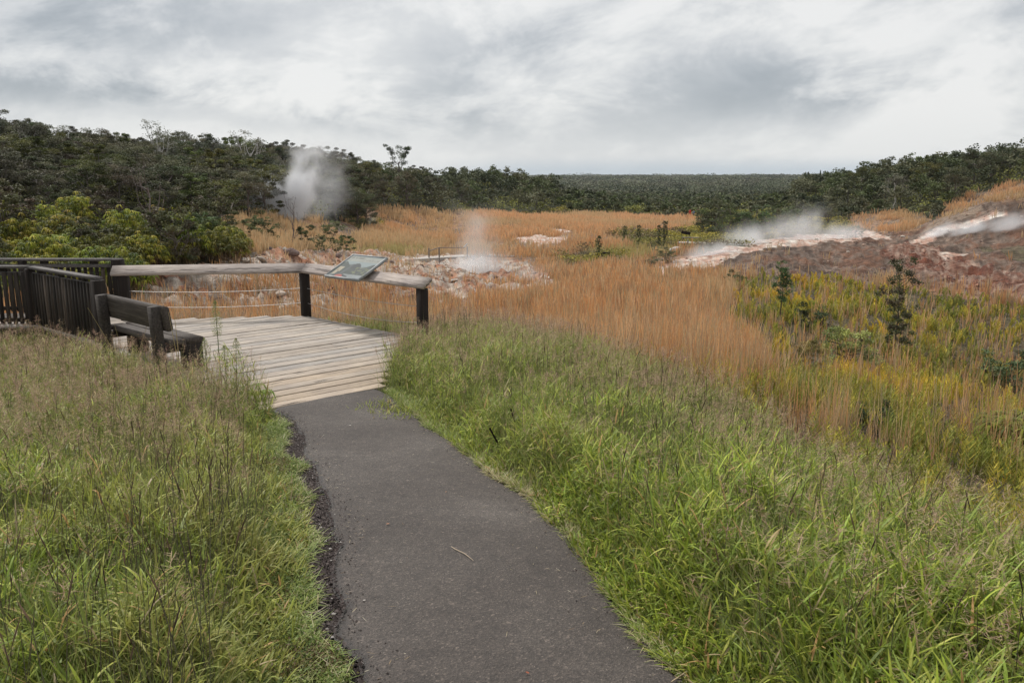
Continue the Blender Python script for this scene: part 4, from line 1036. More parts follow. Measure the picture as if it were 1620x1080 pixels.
def upright_meshes(seed, h, cr, n, ls, cols, base=.3):
    rng = RS(seed); tr = Acc(); cw = Acc(); k = 8; t = np.linspace(0, 1, k); tp = np.stack([np.cumsum(rng.normal(0, .03, k)), np.cumsum(rng.normal(0, .03, k)), -.2+t*(h+.1)], 1)
    tube(tr, tp, np.linspace(.035, .01, k), (.10, .085, .07), 6, False); cl = []
    for i in range(36):
        s_ = base+(1-base)*(i/36)**.9; p = np.array([np.interp(s_, t, tp[:, q]) for q in range(3)]); a_ = i*2.4+rng.uniform(-.5, .5); L_ = cr*(1.15-.75*abs(s_-.72)/.45 if s_ > .5 else .7)*rng.uniform(.45, 1.05)
        e = p+np.array([math.cos(a_)*L_, math.sin(a_)*L_, L_*rng.uniform(.5, 1.2)]); tube(tr, [p, (p+e)/2+[0, 0, -.03], e], [.012, .009, .005], (.10, .085, .07), 4, False)
        for q in range(rng.randint(1, 4)): cl.append(p+(e-p)*rng.uniform(.3, 1.15)+rng.normal(0, .09, 3))
    cl.append(tp[-1]); cl = np.array(cl); idx = rng.randint(0, len(cl), n); v = rng.normal(size=(n, 3)); v /= np.linalg.norm(v, axis=1)[:, None]; v *= rng.rand(n, 1)**.5
    cc = np.array(cols)[rng.randint(0, len(cols), len(cl))]*(1+rng.uniform(-.35, .35, (len(cl), 1)))
    leaves(cw, cl[idx]+v*np.array([.15, .15, .11])*max(1, cr/.6)*rng.uniform(.5, 1.3, n)[:, None], rng.uniform(.6, 1.3, n)*ls, cc[idx]*(1+rng.uniform(-.3, .3, (n, 1))), rng, up=.5, aspect=.6)
    return tr.mesh('trunk'), cw.mesh('crown')
def gz1(x, y): return float(gz(np.array([x]), np.array([y]))[0])

def forest():
    rng = RS(31)
    # candidate stands on each hillside; those that show largest become trees of their own
    cand = []
    grid = {}
    def place(n, r0, r1, a0, a1, p, gap):
        x, y, r = scatter(n, rng, r0, r1, a0, a1, p); z = gzone(x, y); ok = np.isin(z, [Z_FL, Z_FR, Z_FF]); x, y, r, z = x[ok], y[ok], r[ok], z[ok]
        for i in range(len(x)):
            g = gap(r[i]); cs = 6.
            kx, ky = int(math.floor(x[i]/cs)), int(math.floor(y[i]/cs)); bad = False
            if g < cs*1.5:
                for dx in (-1, 0, 1):
                    for dy in (-1, 0, 1):
                        for (u, v) in grid.get((kx+dx, ky+dy), ()):
                            if (u-x[i])**2+(v-y[i])**2 < g*g: bad = True; break
                        if bad: break
                    if bad: break
            if bad: continue
            grid.setdefault((kx, ky), []).append((x[i], y[i])); cand.append((x[i], y[i], r[i], z[i]))
    place(9000, 42, 150, -46, 5, 1.3, lambda r: 2.1+r*.006)
    place(15000, 100, 760, -46, 46, .7, lambda r: 2.4+r*.0065)
    T = np.array(cand); hfac = np.interp(T[:, 2], [40, 65, 95, 130, 300], [.38, .58, .8, .95, 1.0])
    z0 = gz(T[:, 0], T[:, 1])
    flat = (T[:, 3] == Z_FF) | ((T[:, 3] == Z_FR) & (z0 < -3.5)); hh = np.where(flat, np.interp(T[:, 2], [150, 230, 300, 450, 760], [.42, .5, .65, .85, .95]), hfac)*rng.uniform(.75, 1.18, len(T))
    px, py = project(T[:, 0], T[:, 1], z0+hh*6)
    vis = (px > -60) & (px < 1680)
    keep = ~((px > 455) & (px < 560) & (T[:, 2] < 104)); T, hfac, z0, hh, px, py, vis = T[keep], hfac[keep], z0[keep], hh[keep], px[keep], py[keep], vis[keep]
    size = hh*6/T[:, 2]*vis
    # skip those fully behind the hilltops is left to the renderer; the largest 285 stand as individuals
    order = np.argsort(-size); big = set(order[:285].tolist())
    lab = {Z_FL: ('grey green broad crowned tree in the dense wood covering the hill behind the ferns', 'trees of the wood on the hill behind the ferns'),
           Z_FR: ('dark green tree in the wood on the hill beyond the brown steaming mound', 'trees of the wood beyond the brown mound'),
           Z_FF: ('small dark tree in the flat wood along the far border of the orange basin', 'trees along the far border of the basin')}
    far = Acc(); bark = Acc()
    for i in range(len(T)):
        x, y, r, z = T[i]; s = hh[i]; rz = rng.uniform(0, 6.28)
        pr = PROT[rng.choice(len(PROT), p=[.13, .2, .12, .2, .12, .05, .18])]
        if i in big:
            l, g = lab[int(z)]; wd = s**.55*rng.uniform(.85, 1.1)
            q = tree(pr, x, y, z0[i]-.1, wd, rz, l, g, sz=s)
        elif vis[i]:
            n = int(np.interp(r, [80, 150, 300, 450, 760], [900, 520, 300, 190, 120])); ls = max(.28, r*.0026)
            nc = 14; cr = 2.5*s**.55; ang = rng.uniform(0, 6.28, nc); rr = cr*np.sqrt(rng.rand(nc)); cl = np.stack([np.cos(ang)*rr, np.sin(ang)*rr, (6*s)*(1-.45*(rr/cr)**2)*rng.uniform(.55, 1.02, nc)], 1)
            idx = rng.randint(0, nc, n); v = rng.normal(size=(n, 3)); v /= np.linalg.norm(v, axis=1)[:, None]; v *= rng.rand(n, 1)**.4*.75*cr/2.4
            pal = np.array([(.044, .050, .027), (.060, .064, .034), (.078, .077, .044), (.058, .068, .028)]); cc = pal[rng.randint(4)]*(1+rng.uniform(-.3, .3, (nc, 1)))
            leaves(far, cl[idx]+v*np.array([1.3, 1.3, .7])+np.array([x, y, z0[i]]), ls*rng.uniform(.6, 1.2, n), cc[idx]*(1+rng.uniform(-.3, .3, (n, 1))), rng, up=.6, aspect=.65)
            tube(bark, [(x, y, z0[i]-.3), (x+rng.normal(0, .2), y, z0[i]+3.2*s)], [.12, .06], (.12, .105, .095), 4, False)
    # the plain beyond, canopies to the horizon
    x, y, r = scatter(15000, rng, 650, 5200, -40, 40, 0.); n0 = len(x); z1 = gz(x, y); K = 34; idx = np.repeat(np.arange(n0), K); cr = np.maximum(3.2, r*.0085)*rng.uniform(.6, 1.5, n0)
    hcan = rng.uniform(3.2, 6.6, n0)*np.clip(r/1600, 1, 1.5)+3.5*(rng.rand(n0) < .07)+10*np.clip(fbm(x*.006, y*.003, 3, 98)-.45, 0, 1)*np.clip(r/1500, 1, 2.5); v = rng.normal(size=(n0*K, 3)); v /= np.linalg.norm(v, axis=1)[:, None]
    c = np.stack([x[idx]+v[:, 0]*cr[idx], y[idx]+v[:, 1]*cr[idx], z1[idx]+hcan[idx]*.62+v[:, 2]*hcan[idx]*.38], 1)
    pal = np.array([(.042, .050, .028), (.060, .066, .038), (.082, .084, .050), (.074, .070, .048)]); cc = pal[np.clip((fbm(x*.02, y*.012, 3, 97)*7-1.5+rng.normal(0, .6, n0)).astype(int), 0, 3)]*(.85+rng.uniform(-.45, .5, (n0, 1)))
    leaves(far, c, np.maximum(.7, r[idx]*.0020), cc[idx]*(1+rng.uniform(-.2, .2, (n0*K, 1))), rng, up=.8, aspect=.7)
    o = far.build('forest_canopy', M_leaf); tag(o, 'dark green forest stretching over the hills and the plain to the horizon', 'forest', kind='stuff')
    o = bark.build('forest_trunks', M_bark); tag(o, 'grey trunks inside the distant forest', 'trunks', kind='stuff')
    print('trees', len(T), 'far quads', far.n//4)
forest()
print('forest', round(time.time()-T0, 1))

def special_trees():
    rng = RS(33)
    # tree on the skyline above the wood, open flat-topped crown
    ti = make_tree_meshes(41, 8, 2.9, nleaf=2600, lsize=.22, base=.55, leafc=((.035, .045, .022), (.05, .06, .03)), barkc=(.12, .10, .09))
    x, y, _ = pix(632, 262, 172); tree(ti, x, y, gz1(x, y)+.2, 1.0, .5, 'tall lone tree with an open flat topped crown rising above the skyline of the wood', sz=1.12)
    dead = make_tree_meshes(42, 7, 2.0, nleaf=520, lsize=.2, base=.6, leafc=((.08, .09, .06), (.10, .10, .08)), barkc=(.50, .48, .45))
    x, y, _ = pix(398, 300, 112); tree(dead, x, y, gz1(x, y)+.5, 1.05, 1.2, 'pale grey half dead tree with white branches standing out on the wooded hill', sz=1.05)
    for px_, d_, s_, lb in ((60, 95, 1.0, 'thin grey branched tree at the steep end of the wood above the walkway'), (255, 110, 1.05, 'flat topped tree poking out of the wood above the fern bank')):
        x, y, _ = pix(px_, 300, d_); tree(dead if px_ > 100 else PROT[5], x, y, gz1(x, y)+.3, s_, 2.2, lb)
    # conifers on the far skyline
    def conifer(seed):
        r_ = RS(seed); tr = Acc(); cw = Acc(); tube(tr, [(0, 0, -.3), (0, 0, 6), (0, 0, 12)], [.22, .14, .04], (.1, .085, .07), 6, False); n = 1500; t = r_.rand(n)**.8; a = r_.uniform(0, 6.28, n); rr = (1-t)*1.6*r_.rand(n)**.4+.1
        leaves(cw, np.stack([np.cos(a)*rr, np.sin(a)*rr, 2+t*10.2-rr*.3], 1), .5, np.array([.035, .05, .03]), r_, up=.2, aspect=.5); return tr.mesh('trunk'), cw.mesh('crown')
    cf = conifer(3)
    for k, (px_, s_, lb) in enumerate(((1278, 1.12, 'broader of the two narrow conifers on the far skyline'), (1297, 1.1, 'slimmer narrow conifer on the far skyline, nearer the wooded hill'), (1262, .88, 'shortest narrow conifer on the far skyline before the wooded hill'))):
        x, y, _ = pix(px_, 285, 235); q = tree(cf, x, y, gz1(x, y)-.2, s_*.5*(1.25 if k == 0 else .75), k, lb, cat='conifer', name='conifer', sz=s_*.52)
    # shrubs on the near border of the basin and in the hollow, one by one
    def shrub_mesh(seed, h, cr, n, ls, cols, kind='ohia', base=.15): return make_tree_meshes(seed, h, cr, kind=kind, nleaf=n, lsize=ls, base=base, leafc=cols, barkc=(.09, .075, .065), tk=.32)
    gcol = ((.06, .085, .03), (.08, .11, .04), (.05, .07, .03))
    sapA = upright_meshes(51, 2.7, .5, 3000, .07, gcol, .42); sapB = upright_meshes(52, 3.4, .68, 5200, .07, ((.05, .06, .03), (.07, .08, .04), (.08, .07, .045)), .12); slim = upright_meshes(55, 3, .5, 3000, .1, ((.05, .06, .03), (.065, .07, .035)), .1)
    bush = shrub_mesh(53, 1.5, .95, 4200, .07, ((.13, .125, .04), (.09, .095, .035), (.16, .15, .05)), 'bushy'); dk = shrub_mesh(54, 1.2, .7, 2600, .075, ((.045, .06, .028), (.06, .075, .035)), 'bushy')
    for ms, px_, py_, d_, s_, lb in (
        (sapA, 1237, 487, 34, .82, 'slim young tree with a tufted crown standing in the hollow beside the orange grass'),
        (sapB, 1416, 530, 29.5, .93, 'taller young tree with a dense narrow crown among the yellow ferns'),
        (bush, 1345, 545, 25, .85, 'rounded yellow green bush between the two young trees in the hollow'),
        (dk, 1285, 490, 33, .9, 'dark low bush beside the foot of the slim young tree'),
        (dk, 1597, 545, 27, .95, 'dark low bush at the outer border of the yellow ferns'),
        (dk, 1162, 447, 50, .9, 'small dark bush in the orange grass in front of the white ridge'),
        (bush, 1275, 560, 23, .5, 'pale green low bush in the middle of the yellow ferns'),
        (dk, 1385, 655, 14.5, .45, 'small dark tuft half hidden by yellow ferns close to the grass shelf')):
        x, y, _ = pix(px_, py_, d_); tree(ms, x, y, gz1(x, y), s_, rng.uniform(0, 6), lb, cat='shrub' if ms in (bush, dk) else 'sapling', name='bush' if ms in (bush, dk) else 'sapling')
    # bushes at the steaming bank behind the rail
    med = [shrub_mesh(60+i, 3.4, 1.3, 2400, .14, ((.05, .065, .03), (.065, .08, .035)), 'bushy' if i else 'ohia', .2) for i in range(3)]
    for i, (px_, d_, s_, lb) in enumerate(((395, 56, .75, 'dark bush behind the rail at the start of the steaming bank'), (428, 60, .95, 'bushy dark shrub just above the rail, below the largest plume'), (405, 66, .85, 'grey green shrub behind the bushes at the steaming bank'),
        (487, 62, .8, 'low wide dark shrub above the middle rail post'), (505, 60, .6, 'dark shrub next to the forked one behind the rail'), (528, 62, 1.05, 'forked dark shrub against the orange grass left of the panel'), (548, 64, .8, 'grey shrub beside the forked one, close to the panel'),
        (300, 46, .8, 'tall dark shrub rising out of the fern bank'), (330, 50, .9, 'dark shrub at the end of the fern bank'), (262, 44, .85, 'brown green shrub behind the middle of the fern bank'))):
        x, y, _ = pix(px_, 400, d_); s_ *= .68; tree(med[i % 3], x, y, gz1(x, y)-.05, s_, i*1.3, lb, cat='shrub', name='shrub')
    bare = make_tree_meshes(70, 6, 1.3, nleaf=60, lsize=.1, leafc=((.1, .09, .08),), barkc=(.20, .17, .155), tk=.4)
    x, y, _ = pix(466, 400, 62); tree(bare, x, y, gz1(x, y), .75, 1, 'bare grey shrub standing in the steam behind the rail', cat='shrub', name='bare_shrub')
    x, y, _ = pix(243, 380, 48); tree(bare, x, y, gz1(x, y), .85, 2, 'bare grey shrub sticking up from the fern bank', cat='shrub', name='bare_shrub')
    # dark mass of trees by the largest plume
    for i, (px_, d_, s_) in enumerate(((548, 112, .95), (566, 108, .85), (535, 118, 1.0), (580, 112, .7), (520, 120, .9), (505, 112, .8))):
        x, y, _ = pix(px_, 345, d_); tree(PROT[[1, 3, 6][i % 3]], x, y, gz1(x, y)-.1, s_, i*2.1, 'dark tree in the clump that closes the wood beside the largest plume', 'trees of the clump beside the largest plume')
    # scattered small trees out in the basin
    k = 0
    for px_, d_, s_ in ((1110, 120, 1.3), (1125, 118, 1.5), (1140, 122, 1.35), (1160, 120, 1.5), (1175, 118, 1.2), (1190, 125, 1.4), (1210, 122, 1.2), (1228, 128, 1.3), (1150, 112, 1.1), (1205, 112, .95), (1240, 135, 1.2), (1130, 108, .9), (1260, 140, 1.1), (1185, 108, .8), (1280, 150, 1.2), (1305, 155, 1.2)):
        x, y, _ = pix(px_, 390, d_); tree(PSMALL[k % 2], x, y, gz1(x, y)-.05, s_, k*1.7, 'grey green small tree in the thicket behind the steaming white ridge', 'small trees of the thicket behind the ridge'); k += 1
    for px_, d_, s_, lb in ((946, 74, .62, 'narrow dark shrub beside the yellow green scrub in the basin'), (1031, 66, .38, 'round dark bush alone in the olive grass'), (1051, 86, .7, 'thin upright shrub at the end of the scrub patch'), (1043, 88, .6, 'thin upright shrub in the middle of the scrub patch'), (988, 92, .55, 'small upright shrub at the back of the scrub patch'), (1010, 92, .6, 'dark upright shrub behind the scrub patch'),
        (660, 180, .8, 'single dark bush on the orange field before the wood'), (1055, 68, .5, 'dark shrub beside the start of the white ridge'), (1352, 118, .75, 'round grey shrub on the orange field behind the mound'), (1340, 120, .6, 'smaller grey shrub beside the round one behind the mound')):
        x, y, _ = pix(px_, 390, d_); q = tree(slim if 'upright' in lb or 'narrow' in lb else PSMALL[0 if s_ > .5 else 1], x, y, gz1(x, y)-.05, s_, px_, lb, cat='shrub', name='shrub', sz=s_*(1.25 if 'upright' in lb or 'narrow' in lb else .85))
special_trees()

# ------------------------------------------------------------------ ferns
def fern_meshes(seed, R, H, nst, cols, pl=.34, pw=.05):
    """a bank of drooping forked fronds: stalks ending in a star of hanging leaflets"""
    rng = RS(seed); a = Acc(); st = Acc()
    ang = rng.uniform(0, 6.28, nst); u = rng.rand(nst); rr = R*np.sqrt(u); z = H*np.sqrt(np.clip(1-.85*(rr/R)**2, 0, 1))*rng.uniform(.55, 1.05, nst)
    cx, cy = np.cos(ang)*rr, np.sin(ang)*rr
    K = 8; idx = np.repeat(np.arange(nst), K); ph = rng.uniform(0, 6.28, nst)[idx]+np.tile(np.arange(K)*6.283/K, nst)+rng.normal(0, .25, nst*K)
    l = rng.uniform(.7, 1.25, nst*K)*pl; c = pick(rng, cols, nst, .3)
    base = np.stack([cx[idx], cy[idx], z[idx]], 1)
    strips(a, base, ph, l*.85, l*.45, pw, c[idx]*(1+rng.uniform(-.2, .2, (nst*K, 1))), droop=l*rng.uniform(.9, 1.5, nst*K), k=4, prof=np.array([.35, .9, 1, .75, .15]))
    strips(st, np.stack([cx*.8, cy*.8, z*0-.1], 1), ang, rr*.2, z+.1, .016, np.array([.10, .07, .04]), k=2)
    # brown dead fronds inside
    n = nst; b2 = np.stack([cx*.95, cy*.95, z*rng.uniform(.2, .7, n)], 1); strips(a, b2, rng.uniform(0, 6.28, n), .25, .05, .05, pick(rng, [(.12, .08, .04), (.09, .065, .035)], n), droop=.2, k=2)
    return st.mesh('stalks'), a.mesh('fronds')
def ferns():
    rng = RS(35)
    bright = [(.19, .215, .025), (.28, .28, .03), (.12, .145, .025), (.07, .09, .02), (.32, .28, .05)]; dull = [(.10, .115, .025), (.15, .15, .035), (.06, .075, .02), (.19, .195, .03)]
    P = [fern_meshes(1, 1.7, 1.5, 360, bright, .22, .038), fern_meshes(2, 1.5, 1.9, 340, bright, .24, .04), fern_meshes(3, 1.8, 1.3, 350, dull, .21, .036), fern_meshes(4, 1.4, 1.6, 290, dull, .23, .038), fern_meshes(5, 1.2, 2.1, 260, bright, .23, .038)]
    pts = []
    for _ in range(3000):
        x, y, r = scatter(1, rng, 21.5, 58, -46, -14, .6); x, y, r = x[0], y[0], r[0]
        if gzone(np.array([x]), np.array([y]))[0] != Z_FERN or y < 18.6: continue
        if all((x-a)**2+(y-b)**2 > (1.15+r*.012)**2 for a, b in pts): pts.append((x, y))
    for x, y in pts[:230]:
        r = math.hypot(x, y); p = P[rng.randint(5)]; s = rng.uniform(.65, 1.1)*(.8+r*.006)
        root = empty('fern', (x, y, gz1(x, y)-.05), rng.uniform(0, 6.28)); root.scale = (s, s, s*rng.uniform(.8, 1.15))
        link_mesh('stalks', p[0], M_fern, root); link_mesh('fronds', p[1], M_fern, root)
        tag(root, 'bright green drooping fern clump on the bank behind the picket fence', 'fern', 'ferns of the bank behind the walkway')
    dk_ = [make_tree_meshes(80+i, 3.2, 1.3, kind='bushy', nleaf=4200, lsize=.12, leafc=((.05, .055, .028), (.07, .07, .035), (.06, .05, .035)), tk=.6) for i in range(3)]
    k = 0; sp = []
    for _ in range(900):
        x, y, r = scatter(1, rng, 28, 60, -46, -16, .8); x, y = x[0], y[0]
        if gzone(np.array([x]), np.array([y]))[0] != Z_FERN or any((x-a)**2+(y-b)**2 < 7 for a, b in sp): continue
        sp.append((x, y)); tree(dk_[k % 3], x, y, gz1(x, y), rng.uniform(.5, 1.05), rng.uniform(0, 6), 'dark grey green shrub rising among the bright ferns of the bank', 'dark shrubs among the ferns of the bank', cat='shrub', name='shrub'); k += 1
        if k >= 34: break
    f1 = fern_meshes(9, .32, .42, 16, [(.24, .30, .06), (.36, .32, .07)], .17, .02)
    for x, y, s, rz, lb in ((*pixz(395, 612, .15)[:2], .95, .3, 'yellowing drooping fern at the corner of the boards beside the path'), (*pixz(178, 645, .25)[:2], .8, 1.4, 'small bright fern showing among the brown seed heads below the bench'),):
        root = empty('fern', (x, y, gz1(x, y)), rz); root.scale = (s, s, s*1.3)
        link_mesh('stalks', f1[0], M_fern, root); link_mesh('fronds', f1[1], M_fern, root); tag(root, lb, 'fern')
    f2 = fern_meshes(10, .7, .75, 80, [(.15, .20, .03), (.09, .12, .03)], .26, .04)
    for px_, d, s, lb in ((1603, 17, .9, 'dark fern clump at the outer edge of the yellow ferns, near the grass'), (1622, 16, 1., 'second dark fern clump behind the first at the edge of the hollow')):
        x, y, _ = pix(px_, 620, d); root = empty('fern', (x, y, gz1(x, y)), 1.1); root.scale = (s, s, s)
        link_mesh('stalks', f2[0], M_fern, root); link_mesh('fronds', f2[1], M_fern, root); tag(root, lb, 'fern')
    print('ferns', len(pts))
ferns()

# ------------------------------------------------------------------ weeds that stand out
def tall_weed(x, y, h, seed, label, head=True):
    rng = RS(seed); root = empty('tall_weed', (x, y, gz1(x, y))); a = Acc(); lean = rng.uniform(-.06, .06)
    tube(a, [(0, 0, -.03), (lean*.5, 0, h*.5), (lean, 0, h)], [.007, .006, .003], (.13, .15, .06), 5, False); a.build('stem', M_grass, root)
    b = Acc(); n = int(60*h); z = rng.uniform(.12, h*(.8 if head else 1), n); l = rng.uniform(.05, .10, n)
    strips(b, np.stack([lean*z/h, z*0, z], 1), rng.uniform(0, 6.28, n), l, l*.5, rng.uniform(.007, .012, n), pick(rng, [(.17, .23, .07), (.13, .19, .06), (.22, .26, .09)], n), droop=l*.4, k=3); b.build('leaves', M_grass, root)
    if head:
        c = Acc(); n = int(900*h/1.3); s = rng.rand(n); z = h*(.72+.30*s); w = .075*np.sin(np.clip(1.02-s, 0, 1)*2.4+.1); an = rng.uniform(0, 6.28, n); rr = w*np.sqrt(rng.rand(n))
        leaves(c, np.stack([lean+np.cos(an)*rr, np.sin(an)*rr, z-rr*.5], 1), rng.uniform(.008, .017, n), pick(rng, [(.20, .25, .08), (.28, .30, .12), (.30, .27, .13)], n), rng, up=.3, aspect=.6); c.build('flower_head', M_grass, root)
    tag(root, label, 'weed')
for px_, py_, z_, h, sd_, lb in ((352, 628, .0, 1.42, 1, 'tallest green weed with a feathery head, standing against the boards'), (332, 640, .05, .98, 2, 'shorter bushy green weed just left of the tallest one'), (360, 640, .05, .9, 3, 'leafy green weed in front of the tallest one'), (372, 622, .0, .98, 4, 'weed with a yellow tinged narrow head right of the tallest one')):
    x, y, _ = pixz(px_, py_, z_); tall_weed(x, y, h, sd_, lb)

def odds():
    rng = RS(41)
    # a clump of long yellowish reed leaves low in the near grass
    x, y, _ = pixz(30, 900, .55); root = empty('reed_clump', (x, y, gz1(x, y))); a = Acc()
    strips(a, np.array([(0, 0, .15), (.03, .02, .12), (-.02, .01, .2), (.05, 0, .1), (.0, -.03, .18)]), [-.1, .9, 1.1, .2, .4], [.26, .18, .22, .2, .12], [.42, .42, .36, .3, .5], .014, np.array([.36, .38, .07]), k=6, psi=0.2)
    a.build('blades', M_grass, root); tag(root, 'long yellow reed leaves rising from the near grass', 'reed')
    # yellow dry stalks leaning in front of the bench
    x, y, _ = pixz(205, 590, -.1); root = empty('dry_stalk', (x, y, gz1(x, y))); a = Acc()
    for ph, rc, h in ((2.9, .55, 1.15), (.2, .35, 1.0), (2.6, .2, .9)): tube(a, [(0, 0, 0), (math.cos(ph)*rc*.5, .02, h*.55), (math.cos(ph)*rc, .04, h)], [.005, .004, .002], (.42, .34, .16), 4, False)
    a.build('stalks', M_dry, root); tag(root, 'dry straw coloured stalks leaning across the bench', 'dry stalk')
    x, y, _ = pixz(287, 605, -.05); root = empty('dry_stalk', (x, y, gz1(x, y))); a = Acc()
    for ph, rc, h in ((2.4, .06, 1.35), (2.9, .12, 1.2), (.3, .4, .8)): tube(a, [(0, 0, 0), (math.cos(ph)*rc*.4, .02, h*.55), (math.cos(ph)*rc, .04, h)], [.006, .005, .002], (.44, .36, .18), 4, False)
    a.build('stalks', M_dry, root); tag(root, 'upright straw coloured stalks in front of the free end of the bench', 'dry stalk')
    # broad-leaved weed at the border of the path
    x, y, _ = pixz(1050, 915, .5); root = empty('broad_leaved_weed', (x+.04, y, gz1(x, y))); a = Acc()
    for i in range(11):
        an = rng.uniform(0, 6.28); rr = rng.uniform(.03, .16); zz = rng.uniform(.16, .3)
        strips(a, np.array([(math.cos(an)*rr, math.sin(an)*rr, zz)]), rng.uniform(0, 6.28), .085, .02, .05, np.array([.06, .13, .035])*rng.uniform(.8, 1.4), droop=.035, k=4, prof=np.array([.2, .9, 1, .7, .05]))
        tube(a, [(0, 0, 0), (math.cos(an)*rr, math.sin(an)*rr, zz)], [.003, .002], (.07, .12, .04), 4, False)
    a.build('leaves', M_grass, root); tag(root, 'dark green broad leaved weed at the grassy border of the path', 'weed')
    # black dried seed spikes leaning out of the grass
    for px_, py_, k in ((815, 668, 0), (838, 690, 1), (787, 700, 2)):
        z_ = .45; x, y, _ = pixz(px_, py_, z_); a = Acc(); an = (2.0, 1.2, 2.3)[k]; t = np.linspace(0, 1, 9)
        pts = np.stack([np.cos(an)*.10*t, t*0, .13*t], 1); tube(a, np.concatenate([[pts[0]-[-.05, 0, .35]], pts[:1]]), [.003, .003], (.12, .12, .05), 4, False)
        tube(a, pts, .006+.005*np.abs(np.sin(t*14)), (.018, .012, .01), 5, False); o = a.build('dried_seed_spike', M_bark); o.location = (x, y, z_)
        tag(o, ('black dried seed spike leaning furthest from the path, topmost of three', 'black dried seed spike between the other two, the stoutest', 'black dried seed spike hanging closest to the path')[k], 'seed spike')
    # litter on the asphalt
    def stick(pts, r, col, label, name='twig', cat='twig'):
        a = Acc(); tube(a, pts, r, col, 5, False); o = a.build(name, M_bark); tag(o, label, cat)
    def pz(px_, py_, lift=.01):
        z = .4
        for _ in range(12):
            x, y, _q = pixz(px_, py_, z); z = float(path_z(y))+lift+.012*(1-min(1, (path_side(np.array([x]), np.array([y]))[0]/.74)**2))
        return np.array([x, y, z])
    stick([pz(714, 864), pz(720, 868), pz(735, 875), pz(749, 886)], [.002, .003, .003, .0015], (.50, .42, .30), 'thin pale twig lying in the middle of the path')
    stick([pz(1062, 1078), pz(1080, 1066), pz(1102, 1050, .03), pz(1112, 1040, .05)], [.003, .003, .003, .002], (.42, .34, .22), 'longer pale twig reaching from the grass over the nearest border of the path')
    for px_, py_, s_, col, lb, tw in ((611, 828, .012, (.45, .24, .15), 'small reddish fallen leaf on the path', 0), (705, 778, .009, (.30, .18, .12), 'tiny brown leaf fragment near the bend of the path', 1), (837, 1064, .009, (.36, .12, .07), 'tiny red leaf fragment on the near part of the path', 2), (578, 948, .008, (.6, .55, .5), 'small pale chip near the weedy border of the path', 3), (553, 672, .02, (.5, .46, .42), 'pale scuffed fleck where the path nears the boards', 4)):
        p = pz(px_, py_, .006); a = Acc(); strips(a, np.array([(0, 0, 0)]), tw*1.3, s_*2, s_*.4, s_*1.2, np.array(col), droop=s_*.2, k=3); o = a.build('fallen_leaf', M_dry); o.location = p; tag(o, lb, 'leaf')
odds()
print('plants', round(time.time()-T0, 1))

# ------------------------------------------------------------------ rocks
def rock_mesh(seed, col):
    rng = RS(seed); n = 10; m = 7; a = Acc(); th, phi = np.meshgrid(np.linspace(0, 2*math.pi, n, endpoint=False), np.linspace(.08, math.pi-.08, m)); 
    d = np.stack([np.cos(th)*np.sin(phi), np.sin(th)*np.sin(phi), np.cos(phi)], -1); dirs = rng.normal(size=(9, 3)); dirs /= np.linalg.norm(dirs, axis=1)[:, None]
    cut = np.min(np.stack([rng.uniform(.55, .95)/np.maximum((d*q).sum(-1), .25) for q in dirs]), 0); r = np.minimum(1.0, cut)*(1+rng.uniform(-.05, .05, cut.shape))
    V = d*r[..., None]*np.array([1, .8, .62]); i, j = np.meshgrid(np.arange(m-1), np.arange(n), indexing='ij'); j2 = (j+1) % n
    c = np.array(col)[None, None]*(1+.25*(V[..., 2:3]))*(1+rng.uniform(-.1, .1, (m, n, 1)))
    c = np.tile(np.array(col), (m*n, 1))*(1+rng.uniform(-.15, .15, (m*n, 1)))
    a.add(V, np.stack([i*n+j, (i)*n+j2, (i+1)*n+j2, (i+1)*n+j], -1)[..., ::-1], c); a.add([V[0, 0], V[0, 3], V[0, 6], V[0, 8]], [(0, 1, 2, 3)], col)
    return a.mesh('rock')
